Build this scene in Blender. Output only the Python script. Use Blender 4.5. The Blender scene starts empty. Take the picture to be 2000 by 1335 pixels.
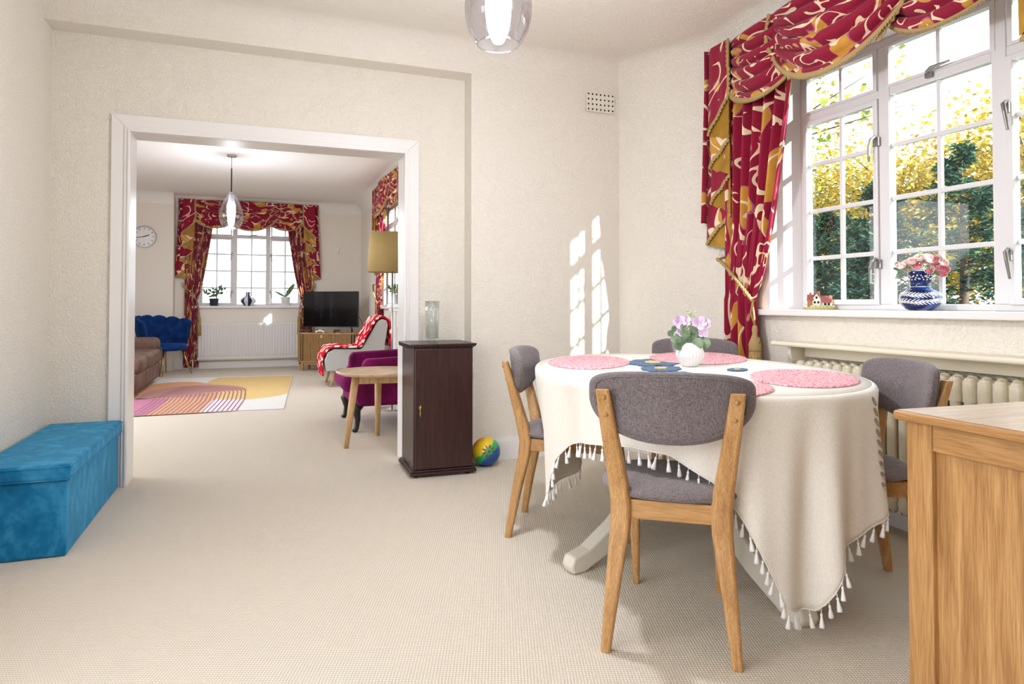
import bpy, bmesh, math, random
from math import sin, cos, pi, radians as rad
from mathutils import Vector, Matrix
random.seed(7)
S = bpy.context.scene
COL = S.collection
PI = pi

# ------------------------------------------------------------------ camera
cam_d = bpy.data.cameras.new('camera'); cam = bpy.data.objects.new('camera', cam_d); COL.objects.link(cam)
cam.location = (0, 0, 1.05); cam.rotation_euler = (rad(91.2), 0, rad(-20.86))
cam_d.sensor_width = 36; cam_d.lens = 36 * 1302 / 2000; cam_d.shift_y = -0.0505
cam_d.clip_start = 0.02; cam_d.clip_end = 400
S.camera = cam
# ------------------------------------------------------------------ sky, sun, exposure
W = bpy.data.worlds.new('world'); S.world = W; W.use_nodes = True
wn = W.node_tree; wn.nodes.clear()
wo = wn.nodes.new('ShaderNodeOutputWorld'); wb = wn.nodes.new('ShaderNodeBackground')
wt = wn.nodes.new('ShaderNodeTexCoord'); wx = wn.nodes.new('ShaderNodeTexNoise'); wr = wn.nodes.new('ShaderNodeValToRGB')
wx.inputs['Scale'].default_value = 2.2; wx.inputs['Detail'].default_value = 5
wr.color_ramp.elements[0].position = .40; wr.color_ramp.elements[0].color = (.86, .92, 1, 1)
wr.color_ramp.elements[1].position = .62; wr.color_ramp.elements[1].color = (1, 1, 1, 1)
wn.links.new(wt.outputs['Generated'], wx.inputs['Vector']); wn.links.new(wx.outputs['Fac'], wr.inputs['Fac'])
wn.links.new(wr.outputs['Color'], wb.inputs['Color']); wb.inputs['Strength'].default_value = 3.4
wn.links.new(wb.outputs[0], wo.inputs[0])
sd = bpy.data.lights.new('sun', 'SUN'); sun = bpy.data.objects.new('sun', sd); COL.objects.link(sun)
sd.energy = 13; sd.angle = rad(.6); sd.color = (1, .96, .9)
sun.rotation_euler = Vector((.325, -1, .305)).to_track_quat('Z', 'Y').to_euler()

def portal(name, loc, rot, sx, sy):
    d = bpy.data.lights.new(name, 'AREA'); d.shape = 'RECTANGLE'; d.size = sx; d.size_y = sy
    d.cycles.is_portal = True
    o = bpy.data.objects.new(name, d); COL.objects.link(o); o.location = loc; o.rotation_euler = rot
portal('portal_dining', (3.2, 2.27, 1.73), (0, rad(90), 0), 1.5, 1.9)
portal('portal_far', (-.1, 12.4, 1.73), (rad(-90), 0, 0), 1.7, 1.5)
portal('portal_side', (2.1, 8.95, 1.73), (0, rad(90), 0), 1.5, 1.7)
portal('portal_side_near', (2.1, 6.93, 1.73), (0, rad(90), 0), 1.5, 1.7)
portal('portal_left', (-1.3, .55, 1.45), (0, rad(-90), 0), 2.0, 2.9)  # samples sky through the opening added in the left wall
portal('portal_far_left', (-2.5, 6.6, 1.3), (0, rad(-90), 0), 2.4, 3.0)  # samples sky through the added far left opening
V = S.view_settings
V.view_transform = 'Standard'; V.look = 'None'; V.gamma = 1; V.use_curve_mapping = False; V.exposure = 0.6
S.display_settings.display_device = 'sRGB'
S.cycles.max_bounces = 10; S.cycles.diffuse_bounces = 6; S.cycles.transparent_max_bounces = 24
S.cycles.sample_clamp_indirect = 8

# ------------------------------------------------------------------ materials
def lin(h):
    return tuple((c / 12.92 if c <= .04045 else ((c + .055) / 1.055) ** 2.4) for c in (int(h[i:i + 2], 16) / 255 for i in (0, 2, 4))) + (1,)
class Mat:
    def __init__(s, name, col=None, rough=.6, metal=0, spec=.5, coord='Object'):
        s.m = bpy.data.materials.new(name); s.m.use_nodes = True; s.t = s.m.node_tree
        s.b = s.t.nodes['Principled BSDF']; s.b.inputs['Roughness'].default_value = rough
        s.b.inputs['Metallic'].default_value = metal; s.b.inputs['Specular IOR Level'].default_value = spec
        if col: s.b.inputs['Base Color'].default_value = lin(col) if isinstance(col, str) else col
        s.co = s.n('ShaderNodeTexCoord').outputs[coord]; s.nb = None
    def n(s, t, **k):
        x = s.t.nodes.new(t)
        for a, v in k.items(): setattr(x, a, v)
        return x
    def l(s, a, b): s.t.links.new(a, b)
    def map(s, scale=(1, 1, 1), rot=(0, 0, 0), src=None):
        m = s.n('ShaderNodeMapping'); m.inputs['Scale'].default_value = scale; m.inputs['Rotation'].default_value = rot
        s.l(src or s.co, m.inputs[0]); return m.outputs[0]
    def noise(s, scale, detail=2, dist=0, vec=None, rough=.5):
        x = s.n('ShaderNodeTexNoise'); x.inputs['Scale'].default_value = scale; x.inputs['Detail'].default_value = detail
        x.inputs['Distortion'].default_value = dist; x.inputs['Roughness'].default_value = rough
        s.l(vec or s.co, x.inputs['Vector']); return x.outputs['Fac']
    def wave(s, scale, dist=0, vec=None, direction='X', dscale=1, kind='BANDS'):
        x = s.n('ShaderNodeTexWave'); x.wave_type = kind
        if kind == 'BANDS': x.bands_direction = direction
        x.inputs['Scale'].default_value = scale; x.inputs['Distortion'].default_value = dist; x.inputs['Detail Scale'].default_value = dscale
        s.l(vec or s.co, x.inputs['Vector']); return x.outputs['Fac']
    def voro(s, scale, feature='F1', vec=None):
        x = s.n('ShaderNodeTexVoronoi'); x.feature = feature; x.inputs['Scale'].default_value = scale
        s.l(vec or s.co, x.inputs['Vector']); return x.outputs['Distance']
    def math(s, op, a, b=None, c=None):
        x = s.n('ShaderNodeMath'); x.operation = op
        for i, v in enumerate((a, b, c)):
            if v is None: continue
            if isinstance(v, (int, float)): x.inputs[i].default_value = v
            else: s.l(v, x.inputs[i])
        return x.outputs[0]
    def ramp(s, fac, stops, interp='LINEAR'):
        r = s.n('ShaderNodeValToRGB'); r.color_ramp.interpolation = interp; e = r.color_ramp.elements
        while len(e) < len(stops): e.new(.5)
        for el, (p, c) in zip(e, stops):
            el.position = p; el.color = lin(c) if isinstance(c, str) else c
        s.l(fac, r.inputs['Fac']); return r.outputs['Color']
    def mix(s, fac, a, b, mode='MIX'):
        x = s.n('ShaderNodeMix'); x.data_type = 'RGBA'; x.blend_type = mode
        for k, v in ((0, fac), (6, a), (7, b)):
            if isinstance(v, (int, float)): x.inputs[k].default_value = v
            elif isinstance(v, (str, tuple)): x.inputs[k].default_value = lin(v) if isinstance(v, str) else v
            else: s.l(v, x.inputs[k])
        return x.outputs[2]
    def color(s, c): s.l(c, s.b.inputs['Base Color']); return s
    def bump(s, h, strength=.3, dist=.01):
        x = s.n('ShaderNodeBump'); x.inputs['Strength'].default_value = strength; x.inputs['Distance'].default_value = dist
        s.l(h, x.inputs['Height'])
        if s.nb: s.l(s.nb, x.inputs['Normal'])
        s.nb = x.outputs[0]; s.l(s.nb, s.b.inputs['Normal']); return s

def plain(name, col, rough=.6, metal=0, **k): return Mat(name, col, rough, metal, **k).m

def wallpaper(name, col):
    m = Mat(name, col, .75, spec=.25)
    m.bump(m.noise(40, 2.0, 3.2), .8, .009).bump(m.noise(140, 2), .25, .003)
    return m.m
M = {}
M['wall'] = wallpaper('embossed_cream_wallpaper', 'EAE4DA')
M['ceil'] = wallpaper('embossed_white_ceiling_paper', 'E9E3DA')
m = Mat('far_wall_paint', 'ECE6DD', .8, spec=.2); m.bump(m.noise(40, 2, 1), .15, .004); M['wall2'] = m.m
m = Mat('far_ceiling_paint', 'EFEDEA', .8, spec=.2); m.bump(m.noise(40, 2, 1), .2, .004); M['ceil2'] = m.m
m = Mat('white_gloss_paint', 'E9E6E6', .32); M['white'] = m.m
m = Mat('cream_gloss_paint', 'E8DFCB', .38); M['cream'] = m.m
m = Mat('radiator_cream_enamel', 'D9D0B9', .35); M['radcream'] = m.m
M['pvc'] = plain('window_white_paint', 'D8D6D8', .35)
# carpet: loop pile in diagonal rows
m = Mat('loop_pile_carpet', None, .95, spec=.05)
v = m.map((1, 1, 1), (0, 0, rad(20)))
wv = m.wave(34, 1.2, v, 'X', 18); wv2 = m.wave(30, 1.2, v, 'Y', 18)
h = m.math('MULTIPLY', wv, wv2); big = m.noise(1.3, 3); fine = m.noise(420, 2)
c = m.ramp(h, [(.0, 'C2B5A4'), (.5, 'E9E1D7'), (1, 'F5F1EB')]); c = m.mix(m.math('MULTIPLY', big, .35), c, 'E2D9CC')
c = m.mix(m.math('MULTIPLY', fine, .25), c, 'F0E8D8'); m.color(c).bump(h, .6, .005).bump(fine, .3, .003); M['carpet'] = m.m
# woods
def wood(name, a, b, c_, scale=1, rough=.42, axis='Z', gr=.6):
    m = Mat(name, None, rough)
    sc = {'Z': (14, 14, 1.0), 'X': (1.0, 14, 14), 'Y': (14, 1.0, 14)}[axis]
    v = m.map(tuple(k * scale for k in sc)); n1 = m.noise(2.4, 6, .9, v, .65); n2 = m.noise(9, 4, 0, m.map(tuple(k * scale * (3.2 if k > 2 else 1.5) for k in sc)), .65)
    col = m.ramp(n1, [(.3, a), (.5, b), (.7, c_)]); col = m.mix(m.ramp(n2, [(.42, (0, 0, 0, 1)), (.62, (gr, gr, gr, 1))]), col, m.mix(1, col, lin('C8B4A2'), 'MULTIPLY'))
    m.color(col).bump(n2, .12, .002); return m.m
M['oak'] = wood('pale_oak', 'AA7D4A', 'C0945F', 'CFA672', 1)
M['oakX'] = wood('pale_oak_cross', 'AA7D4A', 'C0945F', 'CFA672', 1, axis='X')
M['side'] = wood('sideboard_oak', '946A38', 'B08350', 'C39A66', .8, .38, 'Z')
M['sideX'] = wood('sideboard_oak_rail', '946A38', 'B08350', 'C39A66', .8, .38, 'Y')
M['sideGloss'] = wood('sideboard_oak_painted_gloss', 'BFA282', 'CDB396', 'D9C4AC', .8, .25, 'X')  # same oak, paled to paint in the window's gloss on the top
M['ash'] = wood('ash_side_table', 'BE9560', 'D0AB78', 'DDBE92', .9)
M['ashtop'] = wood('ash_table_top', 'CDAA80', 'DFC5A2', 'E9D4B8', .5, .35, 'Y')
m = Mat('dark_mahogany_stain', None, .33)
n1 = m.noise(3, 5, .5, m.map((22, 22, 1.5)), .6)
m.color(m.ramp(n1, [(.3, '2A1516'), (.7, '402524')])).bump(n1, .1, .002); M['dark'] = m.m
M['tvoak'] = wood('slatted_oak', 'A47A44', 'BA9058', 'C8A26B', 1)
# fabrics
def weave(name, a, b, scale=900, rough=.9, sheen=.2, strength=.3, streak=.5):
    m = Mat(name, None, rough, spec=.15)
    w1 = m.noise(scale * .6, 1, 0, m.map((1, .12, 1))); w2 = m.noise(scale * .6, 1, 0, m.map((.12, 1, 1)))
    w3 = m.noise(scale * .6, 1, 0, m.map((1, 1, .12)))
    k = m.math('ADD', m.math('ADD', w1, w2), w3); k = m.math('MULTIPLY', k, .3333)
    m.color(m.ramp(k, [(.36, a), (.64, b)])).bump(k, strength, .0015)
    m.b.inputs['Sheen Weight'].default_value = sheen; return m.m
M['grey'] = weave('grey_tweed', '51484A', '8B8285', 900)
M['linen'] = weave('natural_linen', 'DDD6CC', 'F0ECE5', 1000, strength=.12)
m = Mat('teal_velvet', None, .75, spec=.2)
n1 = m.noise(5, 4, 2.2, m.map((1, 1, .45))); n2 = m.noise(26, 3, 1)
k = m.math('ADD', m.math('MULTIPLY', n1, .75), m.math('MULTIPLY', n2, .25))
m.color(m.ramp(k, [(.36, '055C90'), (.5, '0C70A4'), (.68, '3A90C2')])).bump(n2, .15, .006); m.b.inputs['Sheen Weight'].default_value = .6; m.b.inputs['Sheen Tint'].default_value = lin('6FC4E6'); M['teal'] = m.m
m = Mat('teal_velvet_front', None, .8, spec=.15); n2 = m.noise(30, 3, 1)
m.color(m.ramp(n2, [(.3, '0B6288'), (.7, '15739A')])).bump(n2, .1, .004); m.b.inputs['Sheen Weight'].default_value = .3; M['tealf'] = m.m
m = Mat('magenta_velvet', None, .8, spec=.15); m.color(m.ramp(m.noise(9, 3), [(.3, '5A0A3E'), (.7, '80165C')])); m.b.inputs['Sheen Weight'].default_value = .3; m.b.inputs['Sheen Tint'].default_value = lin('B8489C'); M['magenta'] = m.m
m = Mat('navy_velvet', None, .8, spec=.15); m.color(m.ramp(m.noise(9, 3), [(.3, '06204C'), (.7, '0D3A7C')])); m.b.inputs['Sheen Weight'].default_value = .4; m.b.inputs['Sheen Tint'].default_value = lin('3C7CD0'); M['navy'] = m.m
m = Mat('brown_suede', None, .62, spec=.3); n1 = m.noise(6, 5, .5)
m.color(m.ramp(n1, [(.3, '5E463B'), (.7, '7A6052')])).bump(m.noise(30, 4), .2, .01); M['suede'] = m.m
M['felt'] = weave('light_grey_felt', 'A3A3A2', 'BDBCBA', 700)
m = Mat('red_spotted_blanket', None, .9, spec=.1)
vz = m.voro(11, 'F1'); m.color(m.ramp(vz, [(.0, 'F2E3C4'), (.36, 'F5EEE8'), (.42, 'C4102C'), (1, 'D01632')], 'LINEAR')).bump(m.noise(60, 2), .4, .008); M['blanket'] = m.m
# curtain print: crimson ground, cream scrolls, gold leaves
def damask(name):
    m = Mat(name, None, .72, spec=.25, coord='UV')
    a = m.noise(3.3, 0, 1.9); g = m.noise(3.3, .6, 1.7, m.map((1, .72, 1), src=None))
    band = m.math('LESS_THAN', m.math('ABSOLUTE', m.math('SUBTRACT', a, .5)), m.math('MULTIPLY', m.noise(6, 0), .07))
    gate = m.math('GREATER_THAN', m.noise(4.8, 0, .6), .41)
    scroll = m.math('MULTIPLY', band, gate)
    leaf = m.math('GREATER_THAN', g, .612); rim = m.math('GREATER_THAN', g, .60)
    col = m.mix(m.math('MULTIPLY', m.noise(2, 2), .5), '940B33', '74082A')
    col = m.mix(rim, col, 'A85580'); col = m.mix(leaf, col, m.mix(m.noise(9, 2), 'B97E22', 'D2A04A')); col = m.mix(scroll, col, 'EBD5B4')
    m.color(col).bump(m.noise(500, 1), .15, .002); m.b.inputs['Sheen Weight'].default_value = .15
    return m.m
M['damask'] = damask('crimson_scroll_damask')
m = Mat('gold_sateen', None, .5, spec=.4); m.color(m.ramp(m.noise(6, 3, 1), [(.3, '8F6715'), (.7, 'B4882B')])); M['gold'] = m.m
m = Mat('gold_braid', None, .7); m.color(m.ramp(m.wave(90, 2, m.map((1, 1, 1), (.4, .5, 0))), [(0, '7E6230'), (1, 'C8AE78')])).bump(m.noise(300), .5, .004); M['braid'] = m.m
m = Mat('tassel_thread', None, .7); m.color(m.ramp(m.noise(4, 2, 0, m.map((90, 90, 1.5))), [(.35, '8A6A35'), (.65, 'CBAE70')])).bump(m.noise(4, 2, 0, m.map((90, 90, 1.5))), .8, .006); M['thread'] = m.m
m = Mat('pink_braided_mat', None, .9, spec=.1); r_ = m.wave(26, 1.5, None, 'X', 30, 'RINGS')
n_ = m.noise(130, 2); m.color(m.mix(m.math('MULTIPLY', r_, .4), m.ramp(n_, [(.35, 'C05A72'), (.5, 'E2A2AC'), (.62, 'F3D6D8')]), 'ECBCC2')).bump(n_, .6, .006); M['pink'] = m.m
# metal, glass, misc
M['brass'] = plain('aged_brass', 'A98F5A', .35, 1); M['chrome'] = plain('brushed_chrome', 'B8B8BC', .25, 1)
M['handle'] = plain('pewter_handle', '8E8A88', .35, .8); M['black'] = plain('black_plastic', '141416', .35)
M['screen'] = plain('dark_glossy_screen', '0A0B10', .12); M['goldleg'] = plain('gold_metal_leg', 'C9A660', .3, 1)
M['darkwood'] = plain('black_turned_wood', '241E1E', .35); M['void'] = plain('dark_hole', '0C0A08', .9)
M['lead'] = plain('lead_grey_bar', 'B9BCC6', .4)
def glass(name, tint='FFFFFF', lo=.04, hi=.9, blend=.35, rough=.0):
    m = Mat(name); t = m.t; t.nodes.remove(m.b)
    tr = m.n('ShaderNodeBsdfTransparent'); tr.inputs[0].default_value = lin(tint)
    gl = m.n('ShaderNodeBsdfGlossy'); gl.inputs['Roughness'].default_value = rough
    lw = m.n('ShaderNodeLayerWeight'); lw.inputs['Blend'].default_value = blend
    mr = m.n('ShaderNodeMapRange'); mr.inputs['To Min'].default_value = lo; mr.inputs['To Max'].default_value = hi
    m.l(lw.outputs['Facing'], mr.inputs['Value'])
    mx = m.n('ShaderNodeMixShader'); m.l(mr.outputs[0], mx.inputs[0]); m.l(tr.outputs[0], mx.inputs[1]); m.l(gl.outputs[0], mx.inputs[2])
    m.l(mx.outputs[0], t.nodes['Material Output'].inputs[0]); return m.m
M['pane'] = glass('window_glass', 'F4FAFA', .014, .16, .2); M['bulbglass'] = glass('clear_blown_glass', 'F2F2F8', .03, .85, .3)
M['vaseglass'] = glass('ribbed_clear_glass', 'F8FAFA', .04, .7, .42, .03)
def emis(name, col, s):
    m = Mat(name, col, .5); m.b.inputs['Emission Color'].default_value = lin(col); m.b.inputs['Emission Strength'].default_value = s; return m.m
M['bulb'] = emis('lit_bulb', 'EAF0FF', 32)
m = Mat('mustard_lampshade', None, .85); m.color(m.ramp(m.noise(200, 2), [(.3, 'B39A62'), (.7, 'C6AE78')])); M['shade'] = m.m
M['whiteceramic'] = plain('white_glazed_ceramic', 'E8E6E8', .25); M['blueglaze'] = plain('cobalt_glaze', '0E2258', .12)
M['whitepaint'] = plain('white_slip_relief', 'F1EFEF', .4); M['navypot'] = plain('navy_pot', '1A1E38', .4)
m = Mat('leaf_green', None, .6); m.color(m.ramp(m.noise(30, 2), [(.3, '3F5B38'), (.7, '7B8F66')])); M['leaf'] = m.m
m = Mat('eucalyptus_leaf', None, .65); m.color(m.ramp(m.noise(25, 2), [(.3, '4E6B4A'), (.7, '93A98C')])); M['euca'] = m.m
M['palegreen'] = plain('pale_green_buds', 'B9C6A2', .7); M['rose'] = plain('pink_rose_petal', 'EDBFC4', .7); M['rosedeep'] = plain('deep_rose_heart', 'CC7584', .7)
M['cream_petal'] = plain('cream_petal', 'F2E8DE', .7); M['lilac'] = plain('lilac_petal', 'E4CBEA', .65)
M['flowerblue'] = weave('denim_blue_felt', '1F4468', '35618A', 600); M['flowergold'] = weave('gold_felt', 'D0A850', 'E8C878', 600)
M['terracotta'] = plain('terracotta', '9C6048', .8); M['greypot'] = plain('grey_stone_pot', '9B9C9E', .7)
M['off'] = plain('offwhite_painted_wood', 'D8D3C6', .5); M['clockface'] = plain('clock_face_white', 'F0F0F0', .4)

# ------------------------------------------------------------------ mesh tools
class MB:
    def __init__(s): s.v = []; s.f = []; s.mi = []; s.uv = {}
    def add(s, vs, fs, mi=0, uvs=None):
        b = len(s.v); s.v += [tuple(p) for p in vs]
        for f in fs: s.f.append(tuple(b + i for i in f)); s.mi.append(mi)
        if uvs:
            for i, u in enumerate(uvs): s.uv[b + i] = u
        return s
    def box(s, x0, x1, y0, y1, z0, z1, mi=0, M_=None):
        vs = [Vector((x, y, z)) for x in (x0, x1) for y in (y0, y1) for z in (z0, z1)]
        if M_ is not None: vs = [M_ @ p for p in vs]
        return s.add(vs, [(0, 1, 3, 2), (4, 6, 7, 5), (0, 4, 5, 1), (2, 3, 7, 6), (0, 2, 6, 4), (1, 5, 7, 3)], mi)
    def prism(s, poly, a, b, axis='Z', mi=0):
        n = len(poly)
        def P(p, h): return {'Z': (p[0], p[1], h), 'Y': (p[0], h, p[1]), 'X': (h, p[0], p[1])}[axis]
        vs = [P(p, a) for p in poly] + [P(p, b) for p in poly]
        fs = [tuple(range(n))[::-1], tuple(range(n, 2 * n))] + [(i, (i + 1) % n, n + (i + 1) % n, n + i) for i in range(n)]
        return s.add(vs, fs, mi)
    def grid(s, fn, nu, nv, mi=0, uvf=None, closed=False, mif=None):
        vs = []; uv = []
        for j in range(nv + 1):
            for i in range(nu + (0 if closed else 1)):
                vs.append(fn(i / nu, j / nv)); uv.append(uvf(i / nu, j / nv) if uvf else (i / nu, j / nv))
        n = nu if closed else nu + 1; b = len(s.v); s.v += [tuple(p) for p in vs]
        for i, u in enumerate(uv): s.uv[b + i] = u
        for j in range(nv):
            for i in range(nu):
                a, c = j * n + i, j * n + (i + 1) % n
                s.f.append((b + a, b + c, b + c + n, b + a + n)); s.mi.append(mif(i, j) if mif else mi)
        return s
    def lathe(s, prof, n=24, c=(0, 0, 0), mi=0, mif=None, rf=None):
        def fn(u, v):
            r, z = prof[round(v * (len(prof) - 1))]; a = 2 * pi * u
            if rf: r *= rf(a, z)
            return (c[0] + r * cos(a), c[1] + r * sin(a), c[2] + z)
        return s.grid(fn, n, len(prof) - 1, mi, closed=True, mif=mif)
    def tube(s, pts, rad_, n=8, mi=0, sq=None, caps=True):
        pts = [Vector(p) for p in pts]; R = rad_ if isinstance(rad_, (list, tuple)) else [rad_] * len(pts)
        b = len(s.v); up = None
        for k, p in enumerate(pts):
            d = (pts[min(k + 1, len(pts) - 1)] - pts[max(k - 1, 0)]).normalized()
            if up is None: up = Vector((0, 0, 1)) if abs(d.z) < .9 else Vector((1, 0, 0))
            x = d.cross(up)
            if x.length < 1e-4: x = d.cross(Vector((0, 1, 0)))
            x.normalize(); y = x.cross(d).normalized(); up = y
            for i in range(n):
                a = 2 * pi * (i + .5) / n
                s.v.append(tuple(p + (x * cos(a) + y * sin(a)) * R[k]))
        for k in range(len(pts) - 1):
            for i in range(n):
                s.f.append((b + k * n + i, b + k * n + (i + 1) % n, b + (k + 1) * n + (i + 1) % n, b + (k + 1) * n + i)); s.mi.append(mi)
        if caps:
            s.f.append(tuple(b + i for i in range(n))[::-1]); s.mi.append(mi)
            e = b + (len(pts) - 1) * n; s.f.append(tuple(e + i for i in range(n))); s.mi.append(mi)
        return s
    def ell(s, c, r, n=10, m_=7, mi=0):
        return s.grid(lambda u, v: (c[0] + r[0] * sin(pi * v) * cos(2 * pi * u), c[1] + r[1] * sin(pi * v) * sin(2 * pi * u), c[2] + r[2] * cos(pi * v)), n, m_, mi, closed=True)
    def loft(s, secs, mi=0):
        """secs: list of equal-length rings of points"""
        n = len(secs[0]); b = len(s.v)
        for r in secs: s.v += [tuple(p) for p in r]
        for k in range(len(secs) - 1):
            for i in range(n): s.f.append((b + k * n + i, b + k * n + (i + 1) % n, b + (k + 1) * n + (i + 1) % n, b + (k + 1) * n + i)); s.mi.append(mi)
        s.f.append(tuple(b + i for i in range(n))[::-1]); s.mi.append(mi)
        e = b + (len(secs) - 1) * n; s.f.append(tuple(e + i for i in range(n))); s.mi.append(mi)
        return s
    def build(s, name, mats, parent=None, smooth=False, bevel=0, seg=2, solid=0, subsurf=0, fix=True, loc=None, rot=None):
        me = bpy.data.meshes.new(name); me.from_pydata(s.v, [], s.f)
        for m_ in (mats if isinstance(mats, (list, tuple)) else [mats]): me.materials.append(M[m_] if isinstance(m_, str) else m_)
        for p, k in zip(me.polygons, s.mi): p.material_index = k; p.use_smooth = bool(smooth)
        if s.uv:
            ul = me.uv_layers.new(name='uv')
            for l in me.loops:
                u = s.uv.get(l.vertex_index)
                if u: ul.data[l.index].uv = u
        me.validate()
        if fix:
            bm = bmesh.new(); bm.from_mesh(me); bmesh.ops.recalc_face_normals(bm, faces=bm.faces); bm.to_mesh(me); bm.free()
        o = bpy.data.objects.new(name, me); COL.objects.link(o)
        if parent: o.parent = parent
        if loc: o.location = loc
        if rot: o.rotation_euler = rot
        if solid:
            k = o.modifiers.new('solid', 'SOLIDIFY'); k.thickness = solid; k.offset = 0
        if bevel:
            k = o.modifiers.new('bevel', 'BEVEL'); k.width = bevel; k.segments = seg; k.limit_method = 'ANGLE'; k.angle_limit = rad(35)
        if subsurf:
            k = o.modifiers.new('sub', 'SUBSURF'); k.levels = subsurf; k.render_levels = subsurf
        return o
def B(name, mats, parent, x0, x1, y0, y1, z0, z1, bevel=.003, **k): return MB().box(x0, x1, y0, y1, z0, z1).build(name, mats, parent, bevel=bevel, **k)
def tag(o, label, cat, group=None):
    o['label'] = label; o['category'] = cat
    if group: o['group'] = group
    return o
def thing(name, label, cat, loc=(0, 0, 0), rz=0, group=None):
    o = bpy.data.objects.new(name, None); COL.objects.link(o); o.location = loc; o.rotation_euler = (0, 0, rz); o.empty_display_size = .1
    return tag(o, label, cat, group)
def struct(o): o['kind'] = 'structure'; return o
def kids(o): return [c for c in list(o.children)]
def dup(o, parent=None, label=None, loc=None, rz=None, scale=None):
    c = o.copy(); COL.objects.link(c); c.parent = parent
    if label: c['label'] = label
    if loc: c.location = loc
    if rz is not None: c.rotation_euler = (0, 0, rz)
    if scale: c.scale = scale
    for k in kids(o): dup(k, c)
    return c
def instance(name, o, parent, loc, rot=(0, 0, 0)):
    c = bpy.data.objects.new(name, o.data); COL.objects.link(c); c.parent = parent; c.location = loc; c.rotation_euler = rot; return c
def rrect(w, d, r, n=5, cx=0, cy=0):
    o = []
    for k, (sx, sy) in enumerate(((1, 1), (-1, 1), (-1, -1), (1, -1))):
        for i in range(n + 1):
            a = (k + i / n) * pi / 2; o.append((cx + sx * (w / 2 - r) + r * cos(a), cy + sy * (d / 2 - r) + r * sin(a)))
    return o

# ================================================================== STRUCTURE
HC = 2.80
b = MB(); b.box(-2.6, 3.2, -1.6, 4.5, -.12, 0); b.box(-2.6, 3.2, 4.5, 12.35, -.12, 0)
struct(b.build('floor', 'carpet'))
struct(MB().box(-1.3, 3.05, -1.6, 4.6, HC, HC + .15).build('ceiling', 'ceil'))
struct(MB().box(-2.6, 2.0, 4.6, 12.35, HC, HC + .15).build('ceiling_far', 'ceil2'))
# door wall, pilaster and header
b = MB(); b.box(-2.5, -.72, 4.43, 4.60, 0, HC); b.box(.93, 3.2, 4.43, 4.60, 0, HC); b.box(-.72, .93, 4.43, 4.60, 2.07, HC)
b.box(1.335, 2.60, 4.27, 4.43, 0, HC); b.box(-1.1, 1.335, 4.27, 4.43, 2.605, HC)
struct(b.build('wall_back', 'wall'))
struct(MB().prism([(2.467, 4.27), (2.83, 3.62), (3.2, 3.62), (3.2, 4.5), (2.467, 4.5)], 0, HC, 'Z').build('wall_corner', 'wall'))
b = MB(); x0, x1 = 2.83, 2.985
b.box(x0, x1, 3.16, 3.62, 0, HC); b.box(x0, x1, -1.6, 1.21, 0, HC); b.box(x0, x1, 1.21, 3.16, 0, .984); b.box(x0, x1, 1.21, 3.16, 2.421, HC)
struct(b.build('wall_right', 'wall'))
b = MB(); b.box(-1.25, -1.1, 2.0, 4.43, 0, HC); b.box(-1.25, -1.1, -1.6, 2.0, 2.45, HC); b.box(-1.25, -1.1, -.9, 2.0, 0, .45); b.box(-1.25, -1.1, -1.6, -.9, 0, HC)  # large opening is added, out of view, to let in fill daylight
struct(b.build('wall_left', 'wall'))
struct(MB().box(-1.25, 3.16, -1.75, -1.6, 0, HC).build('wall_rear', 'wall'))
# far room shell
b = MB(); b.box(-2.5, -1.25, 11.70, 12.3, 0, HC); b.box(-1.25, -.951, 11.97, 12.3, 0, HC); b.box(.741, 1.95, 11.97, 12.3, 0, HC)
b.box(-.951, .741, 11.97, 12.3, 0, .984); b.box(-.951, .741, 11.97, 12.3, 2.471, HC)
struct(b.build('wall_far', 'wall2'))
b = MB(); b.box(1.7, 1.825, 4.6, 6.119, 0, HC); b.box(1.7, 1.825, 7.741, 8.139, 0, HC); b.box(1.7, 1.825, 9.761, 11.97, 0, HC)
for ya, yb in ((6.119, 7.741), (8.139, 9.761)): b.box(1.7, 1.825, ya, yb, 0, .984); b.box(1.7, 1.825, ya, yb, 2.471, HC)
struct(b.build('wall_far_right', 'wall2'))
b = MB(); b.box(-2.5, -2.3, 8.1, 11.7, 0, HC); b.box(-2.5, -2.3, 4.6, 8.1, 2.5, HC); b.box(-2.5, -2.3, 4.6, 5.1, 0, 2.5)  # gap in this unseen stretch is added to brighten the far room
struct(b.build('wall_far_left', 'wall2'))
# coving swept along the walls
def cove(name, path, r, mat, closed=False):
    prof = [(r * (1 - cos(a)), HC - r + r * sin(a)) for a in [i * pi / 2 / 8 for i in range(9)]]
    P = [Vector((x, y)) for x, y in path]; N = []
    for i in range(len(P)):
        ns = []
        if i > 0: d = (P[i] - P[i - 1]).normalized(); ns.append(Vector((-d.y, d.x)))
        if i < len(P) - 1: d = (P[i + 1] - P[i]).normalized(); ns.append(Vector((-d.y, d.x)))
        n = sum(ns, Vector((0, 0))) / len(ns); N.append(n / max(n.length_squared, .2))
    rings = []
    for p, n in zip(P, N):
        rg = [(p.x + n.x * d, p.y + n.y * d, z) for d, z in prof] + [(p.x - n.x * .01, p.y - n.y * .01, HC + .01), (p.x - n.x * .01, p.y - n.y * .01, HC - r)]
        rings.append(rg)
    return struct(MB().loft(rings).build(name, mat, smooth=False))
cove('trim_1', [(-1.1, 4.27), (2.467, 4.27), (2.83, 3.62), (2.83, -1.6)][::-1], .15, 'ceil')
cove('trim_2', [(-1.25, 11.97), (1.7, 11.97), (1.7, 4.6)][::-1], .17, 'ceil2')
cove('trim_3', [(-2.3, 11.70), (-1.25, 11.70)][::-1], .17, 'ceil2')
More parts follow.
